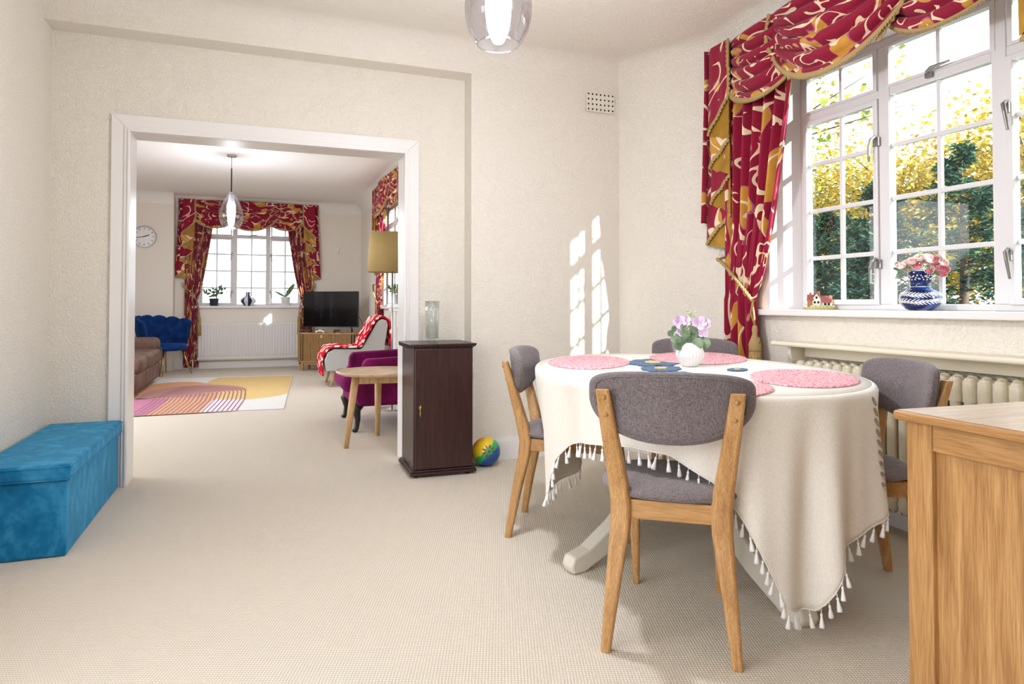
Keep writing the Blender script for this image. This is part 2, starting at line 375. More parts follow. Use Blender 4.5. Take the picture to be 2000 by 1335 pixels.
# baseboards
def skirting(name, segs, h=.145, t=.018):
    b = MB()
    for (ax, ay, bx, by) in segs:
        d = Vector((bx - ax, by - ay)).normalized(); n = Vector((-d.y, d.x)) * t
        b.prism([(ax, ay), (bx, by), (bx + n.x, by + n.y), (ax + n.x, ay + n.y)], 0, h - .02)
        n2 = n * .55; b.prism([(ax, ay), (bx, by), (bx + n2.x, by + n2.y), (ax + n2.x, ay + n2.y)], h - .02, h)
    return struct(b.build(name, 'white'))
skirting('baseboard_back', [(2.45, 4.27, 1.335, 4.27), (1.335, 4.27, 1.335, 4.43), (1.335, 4.43, 1.02, 4.43), (-.86, 4.43, -1.1, 4.43)])
skirting('baseboard_right', [(2.83, -1.5, 2.83, 3.62), (2.83, 3.62, 2.467, 4.27)])
skirting('baseboard_left', [(-1.1, 4.43, -1.1, 3.05)])
skirting('baseboard_far', [(1.7, 11.97, -1.25, 11.97), (-1.25, 11.70, -2.3, 11.70), (1.7, 4.6, 1.7, 11.97)], .19)
# cased opening
d1 = bpy.data.objects.new('door_1', None); COL.objects.link(d1); struct(d1)
def mitred(name, poly, y0, y1): return MB().prism(poly, y0, y1, 'Y').build(name, 'white', d1, bevel=.003)
for (w_, ya, off) in ((.10, 4.408, 0),):
    mitred('casing', [(-.80, 0), (-.70, 0), (-.70, 2.055), (-.80, 2.155)], ya, 4.43)
    mitred('casing', [(.91, 0), (1.01, 0), (1.01, 2.155), (.91, 2.055)], ya, 4.43)
    mitred('casing', [(-.80, 2.155), (-.70, 2.055), (.91, 2.055), (1.01, 2.155)], ya, 4.43)
for w_, ya, yb in ((.032, 4.398, 4.4085), (.014, 4.388, 4.3985)):
    mitred('architrave_bead', [(-.70 - w_, 0), (-.70, 0), (-.70, 2.055), (-.70 - w_, 2.055 + w_)], ya, yb)
    mitred('architrave_bead', [(.91, 0), (.91 + w_, 0), (.91 + w_, 2.055 + w_), (.91, 2.055)], ya, yb)
    mitred('architrave_bead', [(-.70 - w_, 2.055 + w_), (-.70, 2.055), (.91, 2.055), (.91 + w_, 2.055 + w_)], ya, yb)
B('lining', 'white', d1, -.722, -.70, 4.431, 4.62, 0, 2.055); B('lining', 'white', d1, .91, .932, 4.431, 4.62, 0, 2.055); B('lining', 'white', d1, -.72, .93, 4.431, 4.62, 2.055, 2.07)
# air brick
b = MB(); nx, nz = 7, 4; x0, x1, z0, z1 = 2.195, 2.425, 2.437, 2.583
xs = [x0 + (x1 - x0) * (i + .5) / nx for i in range(nx)]; zs = [z0 + (z1 - z0) * (i + .5) / nz for i in range(nz)]; hh = .0068
px = [x0] + [v for x in xs for v in (x - hh, x + hh)] + [x1]; pz = [z0] + [v for z in zs for v in (z - hh, z + hh)] + [z1]
for i in range(len(px) - 1):
    for j in range(len(pz) - 1):
        if i % 2 and j % 2: continue
        b.add([(px[i], 4.262, pz[j]), (px[i + 1], 4.262, pz[j]), (px[i + 1], 4.262, pz[j + 1]), (px[i], 4.262, pz[j + 1])], [(0, 1, 2, 3)])
v = tag(b.build('air_vent', 'wall', solid=.006), 'small cream wall vent with a grid of dark holes near the ceiling', 'vent')
v.location = (0, -.004, 0)
bk = B('backing', 'void', v, x0 + .004, x1 - .004, 4.2665, 4.2725, z0 + .004, z1 - .004, bevel=0)

# ================================================================== WINDOWS
def window(name, loc, rz, Wd, z0, z1, cols, depth, wall_t, hbars, trans, sillx=.07, sp=.0, fd=.07):
    """local x along wall, y outwards, frame plane at y=depth; cols: (glass x0, x1, opening side or 0)"""
    w = bpy.data.objects.new(name, None); COL.objects.link(w); w.location = loc; w.rotation_euler = (0, 0, rz); struct(w)
    y = depth; fw = .045
    b = MB()
    b.box(0, fw, y, y + fd, z0, z1); b.box(Wd - fw, Wd, y, y + fd, z0, z1); b.box(fw, Wd - fw, y, y + fd, z0, z0 + .03); b.box(fw, Wd - fw, y, y + fd, z1 - .04, z1)
    for (a, c, k), (a2, c2, k2) in zip(cols, cols[1:]):
        xa, xb = c + (.028 if k else 0), a2 - (.028 if k2 else 0); b.box(xa, xb, y - .004, y + fd, z0 + .03, z1 - .04)
    for (a, c, k) in cols:
        q = .028 if k else 0; b.box(a - q, c + q, y - .002, y + fd - .002, trans - .012, trans + .03)
    b.build('window_frame', 'pvc', w, bevel=.004)
    for (a, c, k) in cols:
        zb = z0 + (.055 if k else .032); zt = trans - (.04 if k else .012)
        if k:
            s = MB(); s.box(a - .026, a + .002, y - .014, y + fd - .01, zb - .028, zt + .026); s.box(c - .002, c + .026, y - .014, y + fd - .01, zb - .028, zt + .026)
            s.box(a, c, y - .014, y + fd - .01, zb - .028, zb); s.box(a, c, y - .014, y + fd - .01, zt, zt + .026)
            s.build('casement', 'pvc', w, bevel=.004)
        # top light
        s = MB(); ta, tb = trans + .045, z1 - .055; s.box(a - .02, a + .003, y - .008, y + fd - .008, ta - .016, tb + .02); s.box(c - .003, c + .02, y - .008, y + fd - .008, ta - .016, tb + .02); s.box(a, c, y - .008, y + fd - .008, ta - .016, ta); s.box(a, c, y - .008, y + fd - .008, tb, tb + .02)
        s.build('top_light', 'pvc', w, bevel=.003)
        xm = (a + c) / 2; rows = [zb] + [h for h in hbars] + [zt]; bw = .011
        B('glazing_bar', 'pvc', w, xm - bw, xm + bw, y + .010, y + .028, zb, zt, bevel=.003); B('glazing_bar', 'pvc', w, xm - bw, xm + bw, y + .010, y + .028, ta, tb, bevel=.003)
        for h in hbars: B('glazing_bar', 'pvc', w, a, c, y + .008, y + .030, h - bw, h + bw, bevel=.003)
        for i in range(len(rows) - 1):
            for (p, q_) in ((a, xm), (xm, c)): B('pane', 'pane', w, p + .001, q_ - .001, y + .018, y + .0225, rows[i] + .001, rows[i + 1] - .001, bevel=0)
        for (p, q_) in ((a, xm), (xm, c)): B('pane', 'pane', w, p + .001, q_ - .001, y + .018, y + .0225, ta + .001, tb - .001, bevel=0)
        # handles
        if k:
            for zh in (z0 + .235, z0 + .86 + .0):
                xh = c + .02 if k > 0 else a - .02; sg = -1 if k > 0 else 1
                h = MB(); h.box(xh - .014, xh + .022 if k > 0 else xh + .014, y - .022, y - .002, zh - .022, zh + .022)
                h.tube([(xh, y - .02, zh + .03), (xh + sg * .004, y - .045, zh + .012), (xh + sg * .012, y - .05, zh - .02), (xh + sg * .02, y - .042, zh - .10)], [.007, .010, .009, .007], 6)
                h.build('window_handle', 'handle', w, bevel=.002)
        else:
            h = MB(); h.box(xm - .045, xm - .01, y - .022, y - .006, trans + .005, trans + .03); h.tube([(xm - .03, y - .03, trans + .03), (xm, y - .04, trans + .04), (xm + .09, y - .035, trans + .045)], [.008, .010, .006], 6)
            h.build('window_handle', 'handle', w, bevel=.002)
    # reveal lining and sill
    t = .012
    b = MB()
    for s_ in (0, 1):
        X = (lambda v: v) if s_ == 0 else (lambda v: Wd - v)
        b.prism([(X(-sp - .02), -.001), (X(-sp), -.001), (X(0), y), (X(0), y + .03), (X(-sp - .02), y + .03)], z0 - .02, z1 + .02)
    b.box(-sp, Wd + sp, -.001, y + .03, z1, z1 + .02)
    b.build('reveal', 'pvc', w)
    B('window_sill', 'white', w, -sillx, Wd + sillx, -.055, 0, z0 - .035, z0, bevel=.006); B('sill_board', 'white', w, -sp, Wd + sp, -.002, y + .02, z0 - .03, z0 - .0005, bevel=0)
    B('outer_sill', 'pvc', w, -.02, Wd + .02, y + .03, wall_t + .06, z0 - .05, z0 - .01, bevel=.004)
    return w
HB = [1.325, 1.605, 1.885]
window('window_1', (2.83, 3.035, 0), rad(-90), 1.665, 1.02, 2.40, [(.055, .50, 1), (.59, 1.09, 0), (1.18, 1.61, -1)], .14, .155, [1.312, 1.583, 1.85], 2.115, .185, .105, .04)
window('window_2', (-.93, 11.97, 0), 0, 1.65, 1.02, 2.45, [(.075, .50, 1), (.60, 1.05, 0), (1.15, 1.575, -1)], .12, .33, HB, 2.17)
window('window_3', (1.7, 9.74, 0), rad(-90), 1.58, 1.02, 2.45, [(.07, .48, 1), (.575, 1.005, 0), (1.10, 1.51, -1)], .08, .125, HB, 2.17, fd=.04)
window('window_4', (1.7, 7.72, 0), rad(-90), 1.58, 1.02, 2.45, [(.07, .48, 1), (.575, 1.005, 0), (1.10, 1.51, -1)], .08, .125, HB, 2.17, fd=.04)

# ================================================================== DINING FURNITURE
def chair_post(sx):
    """rear leg that runs up to carry the backrest"""
    K = [(0, .190, -.055, .015, .015), (.20, .170, -.02, .023, .021), (.36, .152, .012, .031, .026), (.43, .150, .02, .032, .027), (.50, .158, .008, .030, .026), (.70, .185, -.043, .024, .018), (.792, .196, -.068, .021, .012)]
    b = MB(); b.loft([[(sx * x + px_, y + py_, z) for px_, py_ in rrect(2 * hx, 2 * hy, min(hx, hy) * .5, 2)] for z, x, y, hx, hy in K]); return b
def front_leg(sx):
    K = [(0, .150, .47, .012, .012), (.25, .150, .44, .018, .018), (.43, .150, .415, .022, .022)]
    b = MB(); b.loft([[(sx * x + p, y + q, z) for p, q in rrect(2 * hx, 2 * hy, min(hx, hy) * .55, 2)] for z, x, y, hx, hy in K]); return b
def back_y(x, z): return -.048 + .95 * x * x - .10 * (z - .74)
def back_out(a):
    """backrest outline at angle a: flat top with round shoulders, deep curved bottom"""
    c, s_ = cos(a), sin(a)
    x = .250 * (abs(c) ** (.70 if s_ > 0 else .90)) * (1 if c > 0 else -1)
    if s_ >= 0: z = .765 + .083 * s_ ** .42
    else: z = .765 - .138 * (-s_) ** .95
    return x, z
def make_chair(label):
    t = thing('dining_chair', label, 'chair', group='grey upholstered dining chairs round the table')
    def seat(u, v):
        a = 2 * pi * u; ph = -pi / 2 + pi * v
        c, s_ = cos(a), sin(a); e = .74
        rx = .236 * abs(c) ** e * (1 if c > 0 else -1); ry = .222 * abs(s_) ** e * (1 if s_ > 0 else -1)
        k = abs(cos(ph)) ** .38; yy = .205 + ry * k * 1.02; w_ = 1 + .09 * ry / .222
        return (rx * k * w_, yy, .462 + (.030 if ph > 0 else .022) * sin(ph))
    MB().grid(seat, 40, 16, closed=True).build('seat', 'grey', t, smooth=True)
    b = MB(); b.box(-.155, .155, .008, .030, .385, .445); b.box(-.155, .155, .40, .422, .39, .445)
    b.box(-.165, -.143, .02, .42, .385, .44); b.box(.143, .165, .02, .42, .385, .44); b.build('seat_frame', 'oakX', t, bevel=.004)
    for sx in (-1, 1):
        l = chair_post(sx).build('leg', 'oak', t, smooth=False, bevel=.003)
        for zz, yy in ((.768, -.063), (.715, -.050)):
            MB().lathe([(0, 0), (.006, .001), (.008, .004), (.006, .008), (0, .009)], 10).build('plug', 'oak', l, smooth=True, loc=(sx * (.192 if zz > .75 else .187), yy - .010, zz), rot=(rad(90), 0, 0))
        front_leg(sx).build('leg', 'oak', t, bevel=.003)
    T = .021
    def pad(u, v):
        a = 2 * pi * u; q = (v * 2 - 1); r = 1 - abs(q) ** 3.2 * 0; 
        k = sin(pi * v) ** .28 if 0 < v < 1 else 0
        x, z = back_out(a); xc, zc = 0, .75; x = xc + (x - xc) * k; z = zc + (z - zc) * k
        side = -cos(pi * v); th = T * (1 - .35 * k ** 8) * (1 if side > 0 else -1) * min(1, abs(side) * 1.7)
        return (x, back_y(x, z) + th, z)
    p = MB().grid(pad, 56, 22, closed=True).build('backrest', 'grey', t, smooth=True)
    ring = []
    for i in range(57):
        x, z = back_out(2 * pi * i / 56); x *= .90; z = .75 + (z - .75) * .87; ring.append((x, back_y(x, z) - T * .98, z))
    MB().tube(ring, .0022, 5, caps=False).build('piping', 'grey', p)
    return t
def face(deg): return rad(deg - 90)
c0 = make_chair('grey dining chair nearest the viewer, its back turned in front of the table')
c0.location = (1.178, 1.738, 0); c0.rotation_euler[2] = face(53)
dup(c0, None, 'grey dining chair on the left side of the table, seen from its edge', (1.213, 2.97, 0), face(-33))
dup(c0, None, 'grey dining chair between table and radiator behind the oak sideboard', (2.205, 1.80, 0), face(156))
dup(c0, None, 'grey dining chair at the far side of the table, only its back showing', (2.43, 3.33, 0), face(226))

# ---- table
TC = Vector((1.7615, 2.50)); TA = rad(77.7)
tb = thing('dining_table', 'oval pedestal dining table with off-white painted legs under the cloth', 'table', (TC.x, TC.y, 0), TA)
MB().prism([(.90 * cos(a), .61 * sin(a)) for a in [2 * pi * i / 64 for i in range(64)]], .73, .757).build('table_top', 'off', tb, bevel=.006)
MB().lathe([(.0, .14), (.10, .14), (.115, .17), (.10, .22), (.075, .27), (.07, .36), (.095, .46), (.085, .55), (.06, .62), (.10, .70), (.13, .73), (0, .73)], 32).build('pedestal', 'off', tb, smooth=True)
for ang, ln in ((191, .64), (264, .82), (11, .66), (84, .70)):
    prof = [(.05, .34), (.16, .33), (.30, .27), (.45, .16), (.58, .085), (.66, .065), (.675, .03), (.66, 0), (.60, 0), (.55, .02), (.42, .07), (.28, .15), (.14, .19), (.05, .19)]
    k = ln / .675
    a = rad(ang) - TA
    MB().prism([(x * k, z) for x, z in prof], -.034, .034, 'Y').build('leg', 'off', tb, bevel=.010, rot=(0, 0, a))
# ---- tablecloth
HEM = [(-180, .10), (-175, .105), (-168, .28), (-163, .29), (-157, .33), (-150, .37), (-142, .40), (-125, .45), (-100, .50), (-80, .38), (-62, .24), (-50, .36), (-20, .54), (10, .56), (35, .48), (58, .56), (66, .50), (73, .38), (79, .29), (86, .26), (93, .26), (98, .28), (104, .43), (110, .515), (116, .54), (131, .57), (145, .565), (157, .49), (163, .40), (169, .26), (175, .125), (180, .10)]
def hemz(d):
    d = (d + 180) % 360 - 180
    for (a, z), (a2, z2) in zip(HEM, HEM[1:]):
        if a <= d <= a2:
            t = (d - a) / (a2 - a); return z + (z2 - z) * t
    return .1
def cloth(ang, t):
    """ang in degrees of ellipse parameter; t 0..1 down the skirt (t<0: top)"""
    zt = .7655; hz = hemz(ang); drop = (zt - hz) * t; s_ = min(1, drop / .55)
    w = .5 * sin(rad(ang) * 9 + .6) + .3 * sin(rad(ang) * 17 + 1.9) + .2 * sin(rad(ang) * 31 + .4)
    amp = .045 * s_ ** .8
    # deep folds by the near corners
    for c_, wd, am in ((-170, 5, .06), (-152, 4, .05), (-178, 4, -.035), (-163, 4, -.04), (100, 7, .055), (112, 6, -.05), (60, 8, .05), (-60, 8, .05)):
        dd = ((ang - c_ + 180) % 360 - 180) / wd; w += am / .045 * math.exp(-dd * dd) * .55
    off = amp * w - .004 * s_ - .25 * math.exp(-(((ang - 72 + 180) % 360 - 180) / 15) ** 2) * min(1, drop / .48) ** 1.3
    rd = .022
    if drop < rd: f = math.sqrt(max(0, 1 - (1 - drop / rd) ** 2)); base = -rd + rd * f
    else: base = 0
    a, b_ = .932 + base + off, .646 + base + off
    x, y = a * cos(rad(ang)), b_ * sin(rad(ang))
    return (x, y, zt - drop)
cl = MB(); NA = 360; TS = [0, .004, .01, .018, .03, .05, .08] + [.12 + .88 * i / 24 for i in range(25)]
b = cl
b.grid(lambda u, v: cloth(u * 360 - 180, TS[round(v * (len(TS) - 1))]), NA, len(TS) - 1, closed=True)
r0 = cloth(0, 0)
def ctop(u, v):
    p = cloth(u * 360 - 180, 0); k = v; return (p[0] * k, p[1] * k, .7655)
b.grid(ctop, NA, 6, closed=True)
co = b.build('tablecloth', 'linen', None, smooth=True, solid=.0025, loc=(TC.x, TC.y, 0), rot=(0, 0, TA))
tag(co, 'cream linen tablecloth with white tassels draped over the oval table', 'tablecloth')
tm = MB(); tm.tube([(0, 0, .002), (.001, 0, -.016)], .0014, 5); tm.lathe([(0, -.013), (.0035, -.015), (.0042, -.019), (.003, -.023), (.0045, -.030), (.0075, -.047), (.0085, -.055), (0, -.056)], 8)
t0 = tm.build('tassel', 'whitepaint', co, smooth=True)
pts = []; a = -180; last = None; first = True
while a < 180:
    p = Vector(cloth(a, 1))
    if last is None or (p - last).length > .036:
        last = p; rx, ry = random.uniform(-.25, .25), random.uniform(-.25, .25)
        if first: t0.location = p; t0.rotation_euler = (rx, ry, 0); first = False
        else: instance('tassel', t0, co, p, (rx, ry, random.uniform(0, 6)))
    a += .15
# rolled hem and printed sprigs on the side that faces the radiator
MB().tube([cloth(i * 1.5 - 180, 1) for i in range(241)], .003, 5, caps=False).build('hem', 'linen', co)
M['print'] = plain('grey_print', 'A2978A', .9)
def sprig(a0, z_, fn):
    ring = []
    for i in range(12):
        q = 2 * pi * i / 12; da, dz = fn(q); aa = a0 + da; p = Vector(cloth(aa, (z_ - dz) / (.7655 - hemz(aa)))); n = Vector((cos(rad(aa)), sin(rad(aa)) * .93, 0)); ring.append(p + n * .003)
    MB().add(ring, [tuple(range(12))]).build('printed_sprig', 'print', co)
for k in range(1, 10): sprig(-151.2, k * .034, lambda q: (1.5 * cos(q), .011 * sin(q) - .012 * cos(q)))

# ---- mats, flowers, vase on the table (cloth top at .767)
TZ = .768
def placemat(label, cx_, cy_, a_, b_, rot_):
    bb = MB()
    prof = [(0, .0045)] + [(k / 17, .0045 + (.0012 if k % 2 else 0)) for k in range(1, 17)] + [(1, .004), (1.004, .001), (1, 0), (0, 0)]
    bb.grid(lambda u, v: (a_ * prof[round(v * (len(prof) - 1))][0] * cos(2 * pi * u), b_ * prof[round(v * (len(prof) - 1))][0] * sin(2 * pi * u), prof[round(v * (len(prof) - 1))][1]), 72, len(prof) - 1, closed=True)
    return tag(bb.build('placemat', 'pink', None, smooth=True, loc=(cx_, cy_, TZ), rot=(0, 0, rad(rot_))), label, 'placemat', 'oval pink braided placemats')
placemat('oval pink braided placemat at the left end of the table, by the side-on chair', 1.514, 2.915, .372, .195, -120)
placemat('oval pink braided placemat at the far side, behind the white vase', 2.16, 2.93, .40, .245, -127)
placemat('oval pink braided placemat on the radiator side of the table, fully in view', 1.955, 1.995, .325, .192, -132)
placemat('pink braided placemat mostly hidden behind the nearest chair back', 1.469, 1.87, .258, .17, -131)
def daisy(label, cx_, cy_, r, rot_, asp=.6):
    t = thing('flower_coaster', label, 'coaster', (cx_, cy_, TZ), rad(rot_), 'felt flower coasters')
    pl = []
    for i in range(96):
        a = 2 * pi * i / 96; q = r * (.84 + .16 * abs(sin(a * 5)) ** .6); pl.append((q * cos(a), q * sin(a) * asp))
    MB().prism(pl, 0, .0035).build('petals', 'flowerblue', t)
    MB().prism([(r * .30 * cos(a) * (1 + .12 * cos(7 * a)), r * .30 * asp * sin(a) * (1 + .12 * cos(7 * a))) for a in [2 * pi * i / 48 for i in range(48)]], .0035, .0055).build('heart', 'flowergold', t)
    return t
daisy('blue felt flower coaster with gold heart, largest and farthest of three in a row', 1.78, 2.765, .205, -127)
daisy('middle blue felt flower coaster with gold heart, left of the white vase', 1.648, 2.497, .145, -130)
daisy('blue felt flower coaster half hidden by the nearest chair back', 1.575, 2.275, .105, -133)
daisy('tip of a dark blue felt coaster peeping out beside the radiator-side placemat', 1.925, 2.335, .07, -140)
vt = tag(MB().lathe([(0, 0), (.030, 0), (.034, .002), (.048, .02), (.060, .045), (.061, .06), (.052, .085), (.036, .103), (.031, .108), (.028, .106), (.030, .10), (.02, .09), (0, .09)], 128, rf=lambda a, z: 1 + (.055 * abs(sin(a * 13)) if .008 < z < .1 else 0)).build('ribbed_vase', 'whiteceramic', None, smooth=True, loc=(1.838, 2.549, TZ)), 'small round ribbed white vase in the middle of the table', 'vase')
fl = thing('flower_posy', 'posy of lilac flowers and eucalyptus leaves in the small white vase', 'flowers', (1.838, 2.549, TZ + .095))
def leafquad(c, d, n, w, l):
    """rounded leaf: centre base c, direction d, normal n"""
    d = Vector(d).normalized(); n = Vector(n).normalized(); s_ = d.cross(n).normalized(); c = Vector(c)
    out = [c + d * (l * (.5 - .5 * cos(q))) + s_ * (w * .5 * sin(q)) + n * (.10 * l * sin(q / 2)) for q in [2 * pi * i / 10 for i in range(10)]]
    return out
R1 = random.Random(3)
vr = Vector((.9344, -.356, 0)); vf = Vector((-.356, -.9344, 0))
for dx, dz, rr in ((-.055, .035, .05), (-.03, .055, .045), (.005, .05, .05), (.045, .035, .055), (.058, .012, .05), (-.06, .0, .045), (-.02, .02, .05), (.025, .01, .05), (-.085, .03, .032), (-.09, .055, .03), (-.075, .075, .028), (.01, .07, .04), (-.045, .085, .026)):
    base = vr * dx * .35 + vf * R1.uniform(.0, .03) + Vector((0, 0, dz * .35)); dr = vr * dx + Vector((0, 0, dz + .01)); nn = vf + Vector((R1.uniform(-.4, .4), 0, R1.uniform(.1, .7)))
    c = vr * dx + Vector((0, 0, dz)) - dr.normalized() * rr * .5 + vf * R1.uniform(.0, .04)
    MB().add(leafquad(c, dr, nn, rr * 1.05, rr), [tuple(range(10))]).build('leaf', 'euca', fl, solid=.0008)
for dx, dz, rr in ((-.055, .105, .04), (-.03, .11, .035), (.035, .10, .042), (.06, .098, .035), (.052, .055, .03), (-.05, .062, .028)):
    q = MB()
    c = vr * dx + Vector((0, 0, dz)) + vf * .02
    for i in range(5):
        a = 2 * pi * i / 5 + dx * 30; d = vr * cos(a) + Vector((0, 0, .75 * sin(a) + .2)) + vf * .3
        q.add(leafquad(c, d, vf + Vector((0, 0, .4)), rr * .8, rr * .85), [tuple(range(10))])
    q.tube([c - vf * .004, vr * dx * .3 + Vector((0, 0, 0))], .0015, 4)
    q.build('blossom', 'lilac', fl, solid=.0006)
for dx, dz in ((.005, .145), (-.02, .098), (.012, .088)):
    q = MB(); c = vr * dx + Vector((0, 0, dz))
    for i in range(26): q.ell(tuple(c + vr * R1.uniform(-.024, .024) + vf * R1.uniform(-.015, .02) + Vector((0, 0, R1.uniform(-.014, .014)))), (.0045,) * 3, 5, 4)
    q.tube([c, Vector((0, 0, 0))], .0016, 4); q.build('bud_cluster', 'palegreen', fl)

# ---- sideboard, bottom right
sb = thing('sideboard', 'oak sideboard with framed end panel at the lower right edge', 'sideboard', (1.418, 1.171, 0), rad(-3))
SW, SD = 1.15, .48   # runs to the right (x), depth towards viewer (-y)
b = MB(); b.box(0, SW, -SD, 0, .776, .7985); b.build('top', 'sideX', sb, bevel=.007, seg=3); MB().box(.008, SW - .008, -SD + .008, -.008, .7985, .80).build('painted_gloss', 'sideGloss', sb, bevel=.0007)  # thin added sheet carries the window reflection as paler colour
b = MB(); ox = .022; b.box(ox, ox + .035, -.085, -.02, 0, .776); b.build('stile', 'side', sb, bevel=.002)
MB().box(ox, ox + .035, -SD + .02, -SD + .085, 0, .776).build('stile', 'side', sb, bevel=.002)
MB().box(ox + .003, ox + .034, -SD + .085, -.085, .715, .776).build('rail', 'sideX', sb, bevel=.002)
MB().box(ox + .003, ox + .034, -SD + .085, -.085, .06, .13).build('rail', 'sideX', sb, bevel=.002)
MB().box(ox + .014, ox + .030, -SD + .085, -.085, .13, .715).build('end_panel', 'side', sb, bevel=0)
b = MB(); b.box(ox + .03, SW - .022, -.03, -.02, .06, .776); b.box(SW - .057, SW - .022, -SD + .02, -.02, 0, .776); b.box(ox + .03, SW - .03, -SD + .03, -SD + .045, .06, .776); b.build('carcass', 'side', sb)
for k in range(2):
    xa = ox + .05 + k * .53; dd = MB().box(xa, xa + .51, -SD + .005, -SD + .03, .08, .76).build('door', 'side', sb, bevel=.004)
    MB().ell((xa + (.47 if k == 0 else .04), -SD - .012, .45), (.014, .017, .014)).build('knob', 'side', dd, smooth=True)

# ---- radiator and shelf under the dining window
rd_ = thing('column_radiator', 'cream cast column radiator on the wall under the window', 'radiator', (2.735, 2.78, 0), rad(-90))
sec = MB()
for yy in (-.052, .052):
    sec.loft([[(px_, yy + py_, z) for px_, py_ in rrect(.050 * k, .052 * k2, .018, 3)] for z, k, k2 in ((.115, .5, .4), (.13, .9, .85), (.16, 1, 1), (.20, .86, .8), (.64, .86, .8), (.70, 1, 1), (.735, .96, .95), (.752, .7, .7), (.757, .3, .3))])
sec.loft([[(px_, py_, z) for px_, py_ in rrect(.054, .15, .02, 3)] for z in (.655, .668, .725, .742)][:4]); sec.loft([[(px_, py_, z) for px_, py_ in rrect(.054, .14, .02, 3)] for z in (.13, .145, .195, .205)])
s0 = None
for i in range(24):
    if s0 is None: s0 = sec.build('section', 'radcream', rd_, smooth=True, loc=(.03, 0, 0)); k_ = s0.modifiers.new('edge', 'EDGE_SPLIT'); k_.split_angle = rad(40)
    else:
        c_ = instance('section', s0, rd_, (.03 + i * .0595, 0, 0)); k_ = c_.modifiers.new('edge', 'EDGE_SPLIT'); k_.split_angle = rad(40)
for xx in (.03, .03 + 23 * .0595): MB().loft([[(xx + p, q, z) for p, q in rrect(.05, .12 * k, .015, 2)] for z, k in ((0, 1), (.03, .7), (.13, .9))]).build('foot', 'radcream', rd_)
MB().tube([(1.43, 0, .16), (1.50, 0, .16), (1.52, 0, .14), (1.52, 0, 0)], .011, 8).build('pipe', 'radcream', rd_, smooth=True)
sh = thing('radiator_shelf', 'long cream painted shelf on curved brackets above the column radiator', 'shelf', (2.828, 2.96, 0), rad(-90))
b = MB(); b.prism([(-.155, .822), (-.16, .828), (-.16, .838), (-.155, .845), (0, .845), (0, .822)], 0, 1.62, 'X'); b.build('board', 'cream', sh, bevel=.003)
B('fascia', 'cream', sh, .13, 1.49, -.045, -.025, .765, .822)
for xx in (.09, 1.47):
    pr_ = [(0, .822), (-.125, .822), (-.125, .795)] + [(-.125 + .10 * (1 - cos(a)), .795 - .085 * sin(a)) for a in [i * pi / 2 / 7 for i in range(1, 8)]] + [(0, .71)]
    MB().prism(pr_, xx, xx + .022, 'X').build('bracket', 'cream', sh, bevel=.002)

# ---- ottoman box, left
ot = thing('storage_ottoman', 'blue velvet storage ottoman against the left wall', 'ottoman', (-.905, 3.835, 0), 0)
b = MB(); b.box(-.165, .165, -.555, .555, 0.002, .315)
b.build('box', ['teal'], ot, bevel=.008)
B('seam', 'teal', ot, -.113, -.110, -.5585, -.5545, .01, .31, bevel=0)
b = MB(); b.box(-.18, .18, -.57, .57, .318, .385); b.build('lid', 'teal', ot, bevel=.016, seg=3)
MB().tube([(-.179, -.571, .375), (.179, -.571, .375), (.181, .571, .375)], .0025, 5).build('piping', 'teal', ot)
MB().tube([(-.179, -.571, .322), (.181, -.571, .322), (.181, .571, .322)], .0025, 5).build('piping', 'teal', ot)

# ---- dark cabinet, glass vase, ball
cb = thing('cabinet', 'tall narrow dark wood cabinet beside the doorway', 'cabinet', (.872, 3.985, 0), rad(-1.5))
CW, CD, CH = .385, .40, .79
b = MB(); b.box(.012, CW, .012, CD, .03, CH); b.build('body', 'dark', cb, bevel=.003)
b = MB(); b.box(-.012, CW + .02, -.012, CD + .005, .014, .032); b.box(-.006, CW + .014, -.006, CD + .003, .032, .045); b.build('plinth', 'dark', cb, bevel=.005)
for xx in (.03, CW - .03):
    for yy in (.03, CD - .03): MB().lathe([(0, 0), (.014, 0), (.016, .008), (.014, .015)], 10, (xx, yy, 0)).build('foot', 'darkwood', cb)
b = MB(); b.box(-.008, CW + .016, -.008, CD + .005, CH, CH + .010); b.box(-.012, CW + .020, -.012, CD + .005, CH + .010, CH + .018); b.build('top', 'dark', cb, bevel=.003)
rope = []
def carve(p0, p1, n_):
    q = MB(); d = Vector(p1) - Vector(p0)
    for i in range(n_):
        c = Vector(p0) + d * (i + .5) / n_; dd = d.normalized(); q.tube([c - dd * .012 + Vector((0, 0, -.009)), c + dd * .012 + Vector((0, 0, .009))], [.003, .003], 6)
    return q
carve((-.008, -.011, CH + .002), (CW + .016, -.011, CH + .002), 17).build('carved_edge', 'dark', cb); carve((-.011, -.008, CH + .002), (-.011, CD, CH + .002), 17).build('carved_edge', 'dark', cb)
dr = B('door', 'dark', cb, .018, CW - .006, -.004, .013, .05, CH - .012, bevel=.004)
b = MB(); b.lathe([(0, 0), (.011, .001), (.012, .004), (.006, .006), (.0, .007)], 12); h = b.build('escutcheon', 'brass', dr, smooth=True, loc=(.05, -.004, .425), rot=(rad(90), 0, 0))
b = MB(); b.tube([(.05, -.010, .44), (.05, -.012, .425), (.05, -.012, .405), (.05, -.014, .392), (.05, -.013, .375), (.05, -.011, .365)], [.004, .010, .004, .0075, .005, .002], 8); b.build('drop_handle', 'brass', dr, smooth=True)
gv = MB(); gv.lathe([(0, 0), (.040, 0), (.042, .01), (.043, .20), (.046, .262), (.044, .262), (.040, .20), (.038, .022), (0, .018)], 96, rf=lambda a, z: 1 + .035 * abs(sin(a * 11)) ** .5)
tag(gv.build('glass_vase', 'vaseglass', None, smooth=True, loc=(1.055, 4.22, CH + .0185)), 'tall clear ribbed glass vase on the dark cabinet', 'vase')
